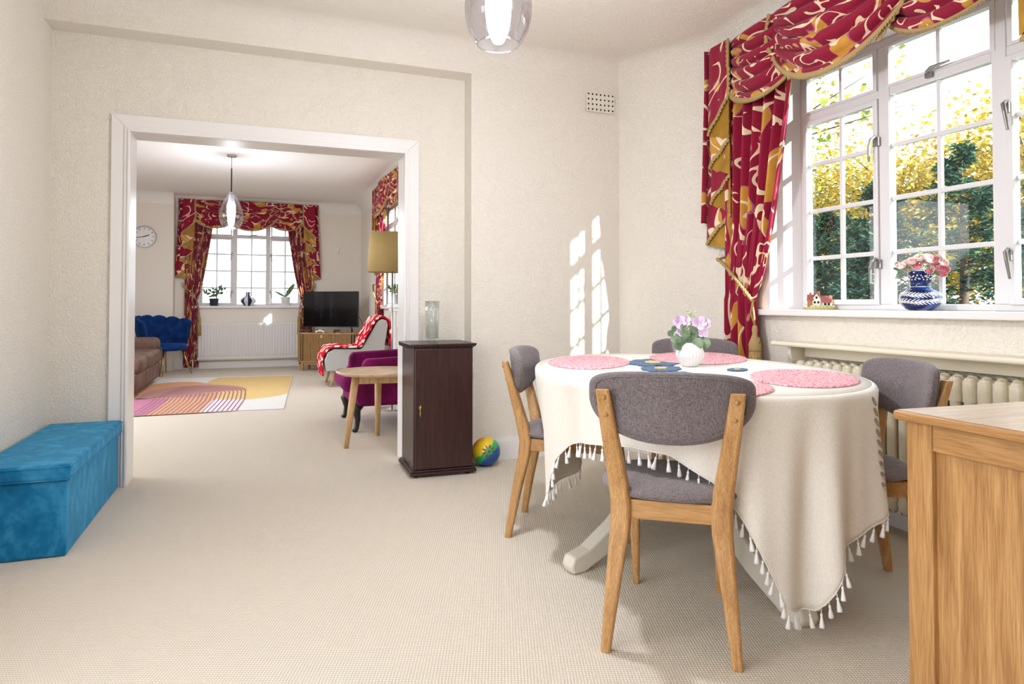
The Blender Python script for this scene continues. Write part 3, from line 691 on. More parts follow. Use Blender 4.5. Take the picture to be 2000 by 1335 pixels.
bl = thing('toy_ball', 'painted blue green and yellow ball on the carpet beside the dark cabinet', 'ball', (1.395, 4.135, .093))
m = Mat('painted_ball', None, .3); sx = m.n('ShaderNodeSeparateXYZ'); mp = m.map((1, 1, 1), (rad(20), rad(40), 0)); m.l(mp, sx.inputs[0])
k = m.math('MULTIPLY_ADD', m.math('ADD', sx.outputs[2], m.math('MULTIPLY', m.noise(22, 2), .03)), 5, .43)
m.color(m.ramp(k, [(.0, '103E86'), (.36, '1858A0'), (.40, '2E9E62'), (.56, '3DB46A'), (.62, 'E8D028'), (.82, 'E8C020'), (.92, 'D08838')])); M['ball'] = m.m
MB().ell((0, 0, 0), (.093,) * 3, 40, 24).build('sphere', 'ball', bl, smooth=True)
M['maroon'] = plain('maroon_paint', '8A2A3A', .4)
cdir = (Vector((0, 0, 1.0)) - Vector((1.395, 4.135, .093))).normalized(); up = Vector((0, 0, 1)); rt = cdir.cross(up).normalized() * -1; upv = rt.cross(cdir) * -1
cdir2 = (cdir + rt * -.0 + upv * -.05).normalized()
for i in range(9):
    a = 2 * pi * i / 9
    ring = []
    for j in range(8):
        q = 2 * pi * j / 8; r_ = .37 + .17 * cos(q); w_ = .065 * sin(q)
        if i == 8: r_, w_ = .09 * cos(q), .09 * sin(q)
        off = (rt * (cos(a) * r_ - sin(a) * w_) + upv * (sin(a) * r_ + cos(a) * w_)); ring.append((cdir + (rt * .22) + off).normalized() * .0937)
    if i == 8: a = 0
    MB().add(ring, [tuple(range(8))]).build('petal' if i < 8 else 'flower_heart', 'maroon', bl)

# ---- near pendant
def pendant(name, label, loc, drop, group, en=42):
    """glass teardrop; origin on the ceiling"""
    t = thing(name, label, 'pendant light', loc, 0, group); z = -drop
    MB().lathe([(0, 0), (.055, 0), (.055, -.018), (.045, -.024), (0, -.024)], 28).build('ceiling_rose', 'chrome', t, smooth=False)
    MB().tube([(0, 0, -.02), (0, 0, z + .30)], .0028, 6).build('cord', 'black', t)
    MB().tube([(0, 0, z + .30), (0, 0, z + .02)], .0075, 8).build('stem', 'darkwood', t)
    prof = [(.028, 0), (.040, -.010), (.058, -.035), (.085, -.08), (.108, -.14), (.127, -.205), (.133, -.25), (.130, -.295), (.118, -.345), (.095, -.385), (.081, -.40)]
    sh_ = MB().lathe(prof, 56, (0, 0, z)).build('glass_shade', 'bulbglass', t, smooth=True)
    ring = [(.083 * cos(a), .083 * sin(a), z - .40) for a in [2 * pi * i / 48 for i in range(49)]]
    MB().tube(ring, .0028, 6, caps=False).build('rim', 'vaseglass', sh_, smooth=True)
    MB().lathe([(0, .03), (.03, .02), (.034, .004), (.034, -.09), (0, -.09)], 24, (0, 0, z)).build('lamp_holder', 'chrome', t, smooth=False)
    MB().lathe([(0, -.09), (.034, -.095), (.046, -.13), (.048, -.20), (.042, -.27), (.026, -.315), (0, -.325)], 20, (0, 0, z)).build('bulb', 'bulb', t, smooth=True)
    l = bpy.data.lights.new('bulb_light', 'POINT'); l.energy = en; l.shadow_soft_size = .06; l.color = (.93, .95, 1)
    lo = bpy.data.objects.new('bulb_light', l); COL.objects.link(lo); lo.parent = t; lo.location = (0, 0, z - .44)
    return t
pendant('pendant_light', 'clear glass pendant lamp at the top edge, hanging over the near floor', (.876, 2.45, HC), .33, 'glass teardrop pendants')
pendant('pendant_light', 'clear glass teardrop pendant hanging in the far room before the window', (-.30, 8.45, HC), .46, 'glass teardrop pendants', 34)

# ================================================================== CURTAINS (local frame: x along wall, -y into the room, z up)
CWD = 2.14
def swag(parent, xa, xb, top, drop, gl, gr, y0, lift=0, ph=0, edge=None):
    """festoon between xa and xb; gl / gr gathered heights at its ends"""
    wd = xb - xa; n, m_ = 40, 44
    def P(u, v):
        S_ = (4 * u * (1 - u)) ** .62; v = v ** .92; g = gl * (1 - u) + gr * u
        z = top - v * (g + (drop - g) * S_)
        fold = abs(sin(pi * 5.5 * v + ph + .5 * u)) ** .6 * (.35 + .65 * S_)
        y = y0 - .030 - .080 * sin(pi * min(v * .55 + .12, 1)) * S_ * .8 - .068 * fold
        x = xa + wd * u + .02 * sin(pi * v) * (1 - 2 * u)
        return (x, y, z)
    def UV(u, v): return (xa + wd * (u - .5) * (1 + .45 * v) + .3, 3 - v * (drop * 2.0))
    sw = MB().grid(P, n, m_, uvf=UV).build('swag', 'damask', parent, smooth=True, solid=.004)
    f = MB(); N_ = 80
    for i in range(N_):
        u0, u1 = i / N_, (i + 1) / N_; p0, p1 = Vector(P(u0, 1)), Vector(P(u1, 1)); o_ = Vector((0, -.006, 0)); dz = Vector((0, -.002, -1))
        a_, b_ = p0 + o_ - dz * .014, p1 + o_ - dz * .014; c_, d_ = p1 + o_ + dz * .006, p0 + o_ + dz * .006; mid = (c_ + d_) / 2 + dz * .014
        f.add([a_, b_, c_, mid, d_], [(0, 1, 2, 3, 4)])
    f.build('fringe', 'braid', sw, solid=.006)
    return P
def trim_line(parent, pts, w_=.028, mat='braid'):
    b = MB(); pts = [Vector(p) for p in pts]
    P = [pts[0]]
    for p, q in zip(pts, pts[1:]):
        n = max(1, int((q - p).length / .03)); P += [p + (q - p) * (i + 1) / n for i in range(n)]
    for i, (p, q) in enumerate(zip(P, P[1:])):
        d = (q - p).normalized(); nrm = Vector((d.z, 0, -d.x))
        if nrm.z > 0: nrm = -nrm
        mid = (p + q) / 2 + nrm * (w_ * .85)
        b.add([p - nrm * w_ * .35, q - nrm * w_ * .35, q + nrm * w_ * .4, mid, p + nrm * w_ * .4], [(0, 1, 2, 3, 4)])
    return b.build('trim', mat, parent, solid=.006)
def tail(parent, xo, xi, top, y0, s_):
    """stepped jabot; xo outer, xi inner edge; folds run front to back"""
    n = 8; hems = [.50, .80, .84, 1.02, 1.06, 1.24, 1.27, 1.40, 1.44]; hems = [.36, .56, .62, .77, .84, 1.00, 1.08, 1.26, 1.30]
    t = MB(); tr = []
    w_ = xi - xo
    for k in range(n):
        yk = y0 - .075 + k * .0085
        fl = lambda z_: .0 if z_ > top - .2 else (top - .2 - z_) * .045 * s_     # flares outwards lower down
        inn = k % 2 == 0    # even layers run inner -> outer
        za, zb = top - hems[k], top - hems[k + 1]
        xa_ = xi - (.006 * k) * s_; xb_ = xo + (.10 if k < 7 else .08) * s_ * (.35 if k % 2 == 0 else .35)
        xb_ = xo + .045 * s_
        if k in (6, 7): xb_ = xo - .01 * s_
        x_start, x_end = (xa_, xb_) if inn else (xb_, xa_)
        M_ = 10; cols = []
        for i in range(M_ + 1):
            q = i / M_; x = x_start + (x_end - x_start) * q; zh = za + (zb - za) * q; col = []
            for j in range(13):
                r = j / 12; z = top + (zh - top) * r; xx = x - (fl(z) if x * s_ < (xo + xi) / 2 * s_ else fl(z) * .3) 
                y = yk - .010 * sin(q * pi) * (.3 + .7 * r) - .004 * sin(q * 3 * pi)
                if j == 0: y = y0 - .075 + k * .003
                col.append((xx, y, z))
            cols.append(col)
        vs = [p for c in cols for p in c]; uv = [(p[0] + .13 * k + 5 + s_, p[2]) for p in vs]
        t.add(vs, [(i * 13 + j, (i + 1) * 13 + j, (i + 1) * 13 + j + 1, i * 13 + j + 1) for i in range(M_) for j in range(12)], 0 if inn else 1, uv)
        if inn: tr.append([Vector(c[-1]) + Vector((0, -.005, 0)) for c in cols])
        if k == 0: tr.append([Vector(p) + Vector((0, -.005, 0)) for p in cols[0]])
        if k == 7: last = [Vector(c[-1]) for c in cols]
    o = t.build('tail', ['damask', 'gold'], parent, smooth=False, solid=.003)
    for L in tr: trim_line(o, L, .024)
    b = MB(); yb = y0 - .08   # return of the pelmet to the wall
    b.grid(lambda u, v: (xo - (.0 if v < .2 else (v - .2) * .055) * s_ + .008 * s_ * sin(u * 7), yb + .085 * u + .0, top - v * 1.12), 8, 16, uvf=lambda u, v: (u * .1 + 7, 3 - v * 1.2))
    b.build('side_return', 'damask', parent, smooth=True, solid=.004)
def make_pelmet(label, loc, rz):
    t = thing('swag_pelmet', label, 'pelmet', loc, rz, 'crimson swag and tail pelmets'); top = 2.70; y0 = 0
    B('pelmet_board', 'white', t, .01, CWD - .01, -.085, -.002, top - .02, top - .004, bevel=0)
    swag(t, .19, .86, top, .455, .27, .20, y0, ph=.4); swag(t, CWD - .86, CWD - .19, top, .455, .20, .27, y0, ph=.9)
    swag(t, .60, CWD - .60, top + .003, .49, .13, .13, y0 - .045, ph=.2)
    # gold edged ends of the middle swag
    for s_ in (1, -1):
        xo = .585 if s_ == 1 else CWD - .585
        L = [(xo + .02 * s_, -.125, top), (xo + .0 * s_, -.13, top - .10), (xo + .03 * s_, -.14, top - .20), (xo + .11 * s_, -.15, top - .32), (xo + .22 * s_, -.155, top - .43)]
        trim_line(t, L, .024)
    tail(t, 0, .235, top + .001, y0 - .03, 1); tail(t, CWD, CWD - .235, top + .001, y0 - .03, -1)
    return t
def curtain(label, loc, rz, mirror=False, group='crimson drapes tied back beside the windows'):
    t = thing('curtain', label, 'curtain', loc, rz, group); s_ = -1 if mirror else 1
    top, tie = 2.62, 1.12
    def edges(z):
        if z > tie:
            k = (z - tie) / (top - tie); r_ = .355 + .37 * k ** .72; l = .09 - .02 * k
        else:
            k = (tie - z) / tie; r_ = .355 + .03 * sin(min(1, k * 1.6) * pi / 2) + .01 * k; l = .09 - .02 * k
        return l, r_
    def P(u, v):
        z = top - v * (top - .03); l, r_ = edges(z); k = abs(z - tie)
        pin = .55 + .45 * min(1, k / .55)
        # folds lean towards the tie
        x = l + (r_ - l) * u
        y = -.052 - (.034 * pin) * sin(2 * pi * (6.5 * u + .10 * sin(z * 2.2))) - .010 * sin(2 * pi * 13 * u + z)
        if z < tie: y = -.052 - .030 * sin(2 * pi * (4.2 * u + .3 + .05 * sin(z * 4)))
        y -= .020 * math.exp(-((z - tie) / .22) ** 2) * 0
        return (s_ * x, y, z)
    MB().grid(P, 110, 64, uvf=lambda u, v: (u * 1.25 + (3 if mirror else 0), 3 - v * 2.5)).build('drape', 'damask', t, smooth=True, solid=.003)
    # rope tieback with tassel, and its hook knob on the wall
    pts = []
    for i in range(15):
        q = i / 14; x = .055 + .325 * q; z = 1.335 - .27 * q ** 1.25 + .015 * sin(pi * q); pts.append((s_ * x, -.105 - .022 * sin(pi * q), z))
    b = MB()
    for k in range(3):
        tw = []
        for i in range(57):
            q = i / 56 * 14; i0 = min(13, int(q)); f = q - i0; p = Vector(pts[i0]).lerp(Vector(pts[i0 + 1]), f); a = q * 3.2 + k * 2.094
            tw.append(p + Vector((0, cos(a) * .007, sin(a) * .007)))
        b.tube(tw, .0065, 6)
    b.tube([(s_ * .055, -.105, 1.335), (s_ * .045, -.03, 1.35)], .007, 6)
    ro = b.build('tieback_rope', 'braid', t, smooth=True)
    MB().ell((s_ * .04, -.045, 1.375), (.032, .028, .034), 16, 10).build('holdback_knob', 'vaseglass', t, smooth=True)
    tp = Vector((s_ * .385, -.115, 1.06))
    b = MB(); b.tube([tp, tp + Vector((s_ * .012, 0, -.07)), tp + Vector((s_ * .018, 0, -.13))], .006, 6); b.tube([tp, tp + Vector((-s_ * .008, -.006, -.06)), tp + Vector((s_ * .015, 0, -.13))], .005, 6)
    b.lathe([(0, 0), (.012, -.005), (.017, -.03), (.014, -.055), (.026, -.085), (.037, -.115), (.034, -.14), (.038, -.148), (.030, -.156), (0, -.156)], 18, tuple(tp + Vector((s_ * .018, 0, -.13)))); b.build('tassel_head', 'braid', ro, smooth=True)
    MB().lathe([(0, -.150), (.033, -.152), (.037, -.20), (.040, -.30), (.043, -.385), (0, -.385)], 26, tuple(tp + Vector((s_ * .018, 0, -.13))), rf=lambda a, z: 1 + .05 * sin(a * 9) + .04 * sin(a * 13 + z * 30)).build('tassel', 'thread', ro, smooth=True)
    return t
p1 = make_pelmet('crimson swag pelmet with gold lined tails over the near dining window at the right', (2.828, 3.60, 0), rad(-90))
p2 = dup(p1, None, 'crimson swag pelmet over the far room window behind the pendant light', (-1.19, 11.968, .045), 0)
p4 = dup(p1, None, 'crimson swag pelmet on the far side wall, tail hanging above the lampshade', (1.698, 7.93, .045), rad(-90))
p3 = dup(p1, None, 'crimson swag pelmet on the far side wall, farther away, left of lampshade', (1.698, 10.05, .045), rad(-90))
c1 = curtain('crimson patterned curtain tied back at the left of the near dining window', (2.828, 3.54, 0), rad(-90))
c2 = dup(c1, None, 'crimson patterned curtain at the left of the far window, behind the blue chair', (-1.165, 11.968, 0), 0, (.70, 1, 1))
c3 = curtain('crimson patterned curtain at the right of the far window, behind the television', (.945, 11.968, 0), 0, True); c3.scale = (.72, 1, 1)
c4 = dup(c1, None, 'crimson patterned curtain on the far side wall to the right of the television', (1.698, 10.0, 0), rad(-90))
# the first pelmet's neighbour curtain at its other end lies outside the frame

# ================================================================== ON THE NEAR SILL
bv = thing('blue_vase', 'round cobalt blue vase with white leaf relief on the near window sill', 'vase', (2.872, 2.215, 1.0205))
prof = [(0, 0), (.045, 0), (.062, .008), (.082, .032), (.088, .055), (.080, .078), (.058, .098), (.043, .108), (.044, .13), (.052, .178), (.056, .192), (.053, .192), (.045, .16), (.038, .115), (0, .11)]
MB().lathe(prof, 48).build('body', 'blueglaze', bv, smooth=True)
def vr_at(z):
    for (r, a), (r2, a2) in zip(prof, prof[1:11]):
        if a <= z <= a2 and a2 > a: return r + (r2 - r) * (z - a) / (a2 - a)
    return .05
g1 = MB()
for zc in (.042, .074):
    for i in range(34):
        a0 = 2 * pi * i / 34
        for sg in (1, -1):
            L = []
            for k in range(4):
                a = a0 + .03 * k + .0; z = zc + .004 * sin(a0 * 3) + sg * (.001 + .0035 * k); L.append(((vr_at(z) + .001) * cos(a + .05 * k), (vr_at(z) + .001) * sin(a + .05 * k), z))
            g1.tube(L, [.0014, .0024, .0022, .0008], 5)
    g1.tube([((vr_at(zc + .004 * sin(q * 3)) + .001) * cos(q), (vr_at(zc + .004 * sin(q * 3)) + .001) * sin(q), zc + .004 * sin(q * 3)) for q in [2 * pi * i / 60 for i in range(61)]], .0013, 5)
g1.build('leaf_garland', 'whitepaint', bv)
g2 = MB(); RR = random.Random(5)
for i in range(60):
    a = 2 * pi * i / 60; z = .152 + .010 * sin(i * 1.9); g2.ell(((vr_at(z) + .0005) * cos(a), (vr_at(z) + .0005) * sin(a), z), (.0032, .0032, .0036), 6, 4)
for z in (.184, .190, .110):
    g2.tube([((vr_at(z) + .0005) * cos(q), (vr_at(z) + .0005) * sin(q), z) for q in [2 * pi * i / 40 for i in range(41)]], .0012, 4)
g2.build('scroll_band', 'whitepaint', bv)
bq = thing('rose_bouquet', 'bouquet of pink and cream roses in the blue vase', 'flowers', (2.872, 2.215, 1.0205 + .185))
def rose(c, r, mats):
    q = MB()
    q.lathe([(0, -.5 * r), (r * .6, -.4 * r), (r * .8, 0), (r * .6, .35 * r), (0, .4 * r)], 10, (0, 0, 0), 1)
    for ringk, (rr, n_, tilt) in enumerate(((.95, 5, .55), (.75, 5, .25), (.45, 4, .1))):
        for i in range(n_):
            a = 2 * pi * (i + .4 * ringk) / n_; d = Vector((cos(a), sin(a), 0)); s_ = Vector((-sin(a), cos(a), 0)); vs = []
            for j in range(4):
                for k in range(4):
                    h = j / 3; w_ = (k / 3 - .5) * 2; z = (-.35 + h * (.75 + ringk * .15)) * r; rad_ = rr * r * (.55 + tilt * h * .9 + .12 * h)
                    aw = w_ * (1.0 - .3 * abs(h - .5)) * .75; vs.append((d * cos(aw) + s_ * sin(aw)) * rad_ + Vector((0, 0, z)))
            q.add(vs, [(j * 4 + k, j * 4 + k + 1, (j + 1) * 4 + k + 1, (j + 1) * 4 + k) for j in range(3) for k in range(3)], 0 if ringk < 2 else 1)
    v = (Vector((0, 0, 1.0)) - Vector((2.872, 2.215, 1.2)) ).normalized(); v = (v * .8 + Vector((RR.uniform(-.4, .4), RR.uniform(-.4, .4), .5))).normalized()
    o = q.build('rose', mats, bq, smooth=True, loc=c); o.rotation_euler = v.to_track_quat('Z', 'Y').to_euler(); return o
wr_ = Vector((.61, -.79, 0)); wf_ = Vector((-.79, -.61, 0))
for dx, dz, r, k in ((.0, .055, .022, 1), (-.03, .04, .022, 1), (-.055, .03, .020, 1), (.035, .05, .023, 1), (.065, .045, .022, 0), (-.01, .02, .019, 0), (.075, .02, .022, 0), (.055, .01, .021, 1), (.035, .0, .020, 0), (.095, .0, .021, 0), (.09, .03, .020, 1), (-.075, .02, .018, 1), (.02, .03, .018, 1), (.085, -.02, .019, 0), (-.09, .03, .012, 0), (-.045, .005, .017, 1)):
    rose(tuple(wr_ * dx + wf_ * (.03 + .02 * RR.random()) + Vector((0, 0, dz))), r, ['rose', 'rosedeep'] if k == 0 else ['cream_petal', 'rose'])
for dx, dz, rr, ddx, ddz in ((-.04, .012, .055, -1, .1), (-.01, .005, .05, 1, .15), (-.07, -.01, .03, -1, -.5), (-.08, .005, .03, -1, .2), (.05, -.01, .04, 1, -.3), (.10, -.01, .03, 1, 0), (.0, .06, .03, .1, 1), (-.085, -.02, .025, -.6, -.8), (.015, .03, .04, -.3, .6), (.06, .03, .035, .5, .6)):
    MB().add(leafquad(wr_ * dx + wf_ * .045 + Vector((0, 0, dz)), wr_ * ddx + Vector((0, 0, ddz)), wf_ + Vector((0, 0, .4)), rr * .55, rr), [tuple(range(10))]).build('leaf', 'euca', bq, solid=.0008)
q = MB()
for i in range(120): a = RR.uniform(0, 6.28); e_ = RR.uniform(.2, 1); q.ell(tuple(wr_ * (.10 * e_ * cos(a)) + wf_ * (.02 + .035 * RR.random()) + Vector((0, 0, .018 + .04 * e_ * sin(a)))), (.0035,) * 3, 5, 4)
o = q.build('filler_buds', 'palegreen', bq); o['kind'] = 'stuff'
for i in range(5): MB().tube([(0, 0, -.10), tuple(wr_ * (.02 * (i - 2)) + Vector((0, 0, .01)))], .0015, 4).build('stem', 'leaf', bq)
# cottage ornament
ct = thing('cottage_ornament', 'tiny model cottage with red roofs at the left end of the near sill', 'ornament', (2.895, 2.83, 1.0205), rad(-52))
M['brick'] = plain('model_brick', 'A86A4E', .6); M['cwall'] = plain('model_plaster', 'EADFCB', .6); M['croof'] = plain('model_roof', '9A5550', .6); M['garden'] = plain('model_garden', 'B7A46A', .7)
MB().prism([(.085 * cos(a) * (1 + .06 * sin(5 * a)), .035 * sin(a)) for a in [2 * pi * i / 28 for i in range(28)]], 0, .016).build('base', 'garden', ct, bevel=.005)
def hut(nm, x0, x1, d, h, hr, gable, mat):
    b = MB(); b.box(x0, x1, -d, d, .012, h)
    if gable: b.prism([(x0, h), (x1, h), ((x0 + x1) / 2, hr)], -d, d, 'Y')
    else: b.prism([(-d, h), (d, h), (0, hr)], x0, x1, 'X')
    o = b.build('wall', mat, ct); r_ = MB()
    if gable:
        xm = (x0 + x1) / 2
        for s_ in (1, -1): xe = x1 + .004 if s_ == 1 else x0 - .004; r_.prism([(xe, h - .004), (xm, hr + .003), (xm, hr + .007), (xe + .001 * s_, h)], -d - .003, d + .003, 'Y')
    else:
        for s_ in (1, -1): r_.prism([(s_ * (d + .005), h - .005), (0, hr + .002), (0, hr + .006), (s_ * (d + .006), h - .001)], x0 - .002, x1 + .002, 'X')
    r_.build('roof', 'croof', ct); return o
hut('a', -.035, .005, .018, .058, .088, True, 'cwall'); hut('b', -.062, -.03, .016, .055, .078, False, 'brick'); hut('c', .012, .06, .016, .042, .070, False, 'cwall')
for x, z in ((-.048, .095), (-.006, .100), (.052, .078)): B('chimney', 'brick', ct, x - .006, x + .006, -.006, .006, .05, z, bevel=.001)
for x, z in ((-.015, .066), (-.024, .04), (-.006, .04), (.028, .03), (.046, .03)): B('window_opening', 'void', ct, x - .005, x + .005, -.0195, -.0155, z - .006, z + .006, bevel=0)
q = MB(); RB = random.Random(2)
for i in range(16): q.ell((RB.uniform(-.075, .078), RB.uniform(-.034, -.022), .018), (.006, .005, .006), 6, 4)
o = q.build('shrubbery', 'palegreen', ct); o['kind'] = 'stuff'

# ================================================================== FAR ROOM
# rug
rg = thing('rug', 'abstract rug with yellow, orange and magenta shapes in the far room', 'rug', (.25, 7.07, 0), rad(-4.2))
def rl(p):
    x, y = p[0] - .25, p[1] - 7.07; a = rad(4.2); return (x * cos(a) - y * sin(a), x * sin(a) + y * cos(a))
M['rugw'] = weave('rug_offwhite_pile', 'CFCCCB', 'E2DFDD', 300); M['rugy'] = weave('rug_yellow_pile', 'CDA656', 'DFBE74', 300)
M['rugo'] = weave('rug_orange_pile', 'C48450', 'D69A68', 300); M['rugp'] = weave('rug_dusty_pink_pile', 'A86F69', 'BB827A', 300)
M['rugm'] = weave('rug_magenta_pile', 'A2446F', 'B65E84', 300); M['rugl'] = weave('rug_lilac_pile', 'D8C8D8', 'E8DCEA', 300); M['rugk'] = weave('rug_plum_line', '78384F', '8C4A62', 300)
MB().box(-1.75, 0, 0, 3.30, .0005, .009).build('pile', 'rugw', rg, bevel=.002)
def patch(nm, pts, z, mat, lab): o = MB().prism([rl(p) for p in pts], .0088, .0088 + z, 'Z').build(nm, mat, rg); o['label'] = lab
Yp_ = [(-.50, 10.33), (.475, 10.28), (.335, 8.25), (.22, 8.06), (.09, 7.95), (-.09, 7.87), (-.36, 7.93), (-.56, 8.4), (-.66, 9.3), (-.60, 9.95)]
patch('shape', Yp_, .0006, 'rugy', 'yellow rounded shape')
arc = lambda cx_, cy_, rx, ry, a0, a1, n: [(cx_ + rx * cos(a0 + (a1 - a0) * i / n), cy_ + ry * sin(a0 + (a1 - a0) * i / n)) for i in range(n + 1)]
patch('shape', [(-.42, 7.075), (-.42, 8.7)] + arc(-.98, 8.8, .55, 1.15, 0, pi, 18) + [(-1.53, 7.08)], .0010, 'rugo', 'orange arch')
patch('shape', [(-.62, 8.7)] + arc(-.68, 8.75, .56, .72, 0, pi, 20) + [(-1.24, 8.3), (-.5, 8.3)], .0014, 'rugp', 'dusty pink arch')
patch('shape', [(-.52, 7.085), (-.45, 7.97), (-.145, 7.90), (-.205, 7.09)], .0014, 'rugl', 'pale lilac block')
patch('shape', [(-1.5, 7.1), (-1.5, 8.45), (-.90, 8.25), (-.93, 7.5), (-.97, 7.09)], .0014, 'rugm', 'magenta block')
for k in range(22):
    r_ = 1.0 - .044 * k; cxx = -1.13
    path = [(cxx + r_ - .06, 7.09), (cxx + r_ + .0, 7.9)] + arc(cxx, 8.62 - .012 * k, r_, max(.03, .80 - .045 * k), 0, pi * .42, 12)
    P_ = [Vector(rl(p)) for p in path]; b = MB(); w_ = .0065; L = []; R_ = []
    for i, p in enumerate(P_):
        d = (P_[min(i + 1, len(P_) - 1)] - P_[max(i - 1, 0)]).normalized(); n_ = Vector((-d.y, d.x)); L.append(p + n_ * w_); R_.append(p - n_ * w_)
    vs = [(p.x, p.y, .0112) for p in L] + [(p.x, p.y, .0112) for p in R_]; n = len(L)
    b.add(vs, [(i, i + 1, n + i + 1, n + i) for i in range(n - 1)]); b.build('arch_line', 'rugk', rg)
# sofa
sf = thing('sofa', 'brown suede recliner sofa, cut off by the left door casing', 'sofa', (-1.24, 10.20, 0), 0)
def cush(nm, x0, x1, y0, y1, z0, z1, r=.06, lab=None, puff=.0):
    o = MB().box(x0, x1, y0, y1, z0, z1).build(nm, 'suede', sf, smooth=True, bevel=r, seg=4)
    return o
cush('base', -.90, -.06, -2.05, -.02, .05, .28, .05)
for k, (ya, yb) in enumerate(((-.62, -.0), (-1.24, -.625), (-1.86, -1.245))):
    cush('footrest_panel', -.16, .005 - .03 * 0, ya + .004, yb - .004, .06, .29, .045); cush('seat', -.80, .03, ya + .004, yb - .004, .26, .46, .07); cush('backrest', -.98, -.66, ya + .01, yb - .01, .42, .98, .10)
cush('armrest', -.92, .0, -.13, .10, .40, .605, .075)
cush('arm_side', -.90, -.05, -.03, .08, .06, .50, .03)
MB().tube([(-.02, -.11, .5), (.028, -.10, .46), (.034, -.10, .28), (.01, -.10, .07)], .008, 6).build('piping', 'suede', sf)
# shell chair
sc_ = thing('shell_chair', 'navy velvet scallop backed chair with gold legs beside the far curtain', 'armchair', (-1.28, 11.13, 0), rad(50))
nP = 7
def shell(u, v):
    a = pi * (-.02 + 1.04 * u) ; lobe = abs(sin(pi * nP * u)) ** .6
    r_ = .33 + .10 * v; hgt = .42 + (.36 + .07 * sin(pi * u)) * v * (1 + .08 * lobe * (v > .6)) 
    r_ += .018 * lobe * (.4 + .6 * v)
    return (r_ * cos(a), -.02 + r_ * sin(a) * .92, hgt if v < 1 else hgt + .0)
m_ = MB().grid(lambda u, v: shell(u, v), 84, 10).build('shell_back', 'navy', sc_, smooth=True, solid=.05)
MB().lathe([(0, .36), (.24, .36), (.30, .38), (.31, .42), (.28, .46), (.0, .47)], 28, (0, .02, 0)).build('seat', 'navy', sc_, smooth=True)
for sx in (-1, 1):
    for sy in (-1, 1): MB().tube([(sx * .17, .02 + sy * .16, .37), (sx * .27, .02 + sy * .25, .0)], [.014, .008], 8).build('leg', 'goldleg', sc_, smooth=True)
# far radiator
fr = thing('panel_radiator', 'white ribbed panel radiator beneath the far window', 'radiator', (-.915, 11.90, 0), 0)
b = MB(); b.box(0, 1.57, -.012, .012, .17, .73); b.box(0, 1.57, .03, .05, .17, .73); b.box(0, 1.57, -.014, .055, .73, .748); b.box(0, 1.57, -.016, -.006, .15, .185); b.box(0, 1.57, -.016, -.006, .715, .735); b.build('panel', 'white', fr, bevel=.004)
b0 = MB().loft([[(px_, py_, z) for px_, py_ in rrect(.030 * k, .026, .008, 2)] for z, k in ((.20, .7), (.22, 1), (.69, 1), (.71, .7))]).build('rib', 'white', fr, smooth=False, loc=(.03, -.014, 0))
for i in range(1, 34): instance('rib', b0, fr, (.03 + i * .0458, -.014, 0))
B('bracket', 'white', fr, .2, .23, .05, .068, .2, .7); B('bracket', 'white', fr, 1.3, 1.33, .05, .068, .2, .7)
MB().tube([(-.10, 0, .14), (1.9, 0, .14)], .011, 8).build('pipe', 'radcream', fr, smooth=True); MB().tube([(-.06, 0, .16), (-.06, 0, .0)], .012, 8).build('pipe', 'radcream', fr, smooth=True)
# TV cabinet and television
tv_a = rad(-27)
tc = thing('media_cabinet', 'slatted oak media cabinet standing diagonally in the far corner', 'cabinet', (1.09, 11.02, 0), tv_a)
hw, hd = .50, .18
pl = []
for (cx_, sx) in ((hw - .12, 1), (-hw + .12, -1)): pass
outl = [(hw, hd), (-hw, hd), (-hw, -hd + .10)] + [(-hw + .10 - .10 * cos(a), -hd + .10 - .10 * sin(a)) for a in [i * pi / 2 / 6 for i in range(1, 7)]] + [(hw - .10 + .10 * sin(a), -hd + .10 - .10 * cos(a)) for a in [i * pi / 2 / 6 for i in range(0, 7)]]
MB().prism(outl, .575, .60).build('top', 'tvoak', tc, bevel=.004); MB().prism(outl, .135, .155).build('bottom', 'tvoak', tc, bevel=.003)
MB().prism([(x * .965, y * .93) for x, y in outl], .155, .575).build('carcass', 'darkwood', tc)
sl0 = MB().box(-.0075, .0075, -.008, .008, .156, .574).build('slat', 'tvoak', tc, loc=(-hw + .10, -hd + .008, 0), bevel=.002)
pathp = [(-hw + .008, hd * f, -90) for f in (.8, .55, .3, .05, -.2)] + [(-hw + .10 - .092 * cos(a), -hd + .10 - .092 * sin(a), -90 + math.degrees(a)) for a in (.35, .8, 1.2)]
nS = 33
pathp += [(-hw + .10 + (2 * hw - .20) * (i + .5) / nS, -hd + .008, 0) for i in range(1, nS)]
pathp += [(hw - .10 + .092 * sin(a), -hd + .10 - .092 * cos(a), math.degrees(a)) for a in (.35, .8, 1.2)] + [(hw - .008, hd * f, 90) for f in (-.2, .05, .3, .55, .8)]
for x, y, a in pathp: instance('slat', sl0, tc, (x, y, 0), (0, 0, rad(a)))
B('latch', 'brass', tc, -.10, -.05, -hd - .012, -hd + .002, .515, .565, bevel=.004)
B('stand_rail', 'tvoak', tc, -hw + .10, hw - .10, -hd + .03, -hd + .05, .095, .135)
for sx in (-1, 1):
    for sy in (-1, 1): MB().loft([[(sx * (hw - .09) + p, sy * (hd - .05) + q_, z) for p, q_ in rrect(.05 * k, .05 * k, .01, 2)] for z, k in ((0, .7), (.135, 1))]).build('leg', 'tvoak', tc)
tv = thing('television', 'black flat television on the slatted cabinet', 'television', (1.09, 11.03, .6005), rad(-33))
B('frame', 'black', tv, -.475, .475, -.010, .035, .085, .655, bevel=.004); B('screen', 'screen', tv, -.468, .468, -.0125, -.0095, .098, .648, bevel=0)
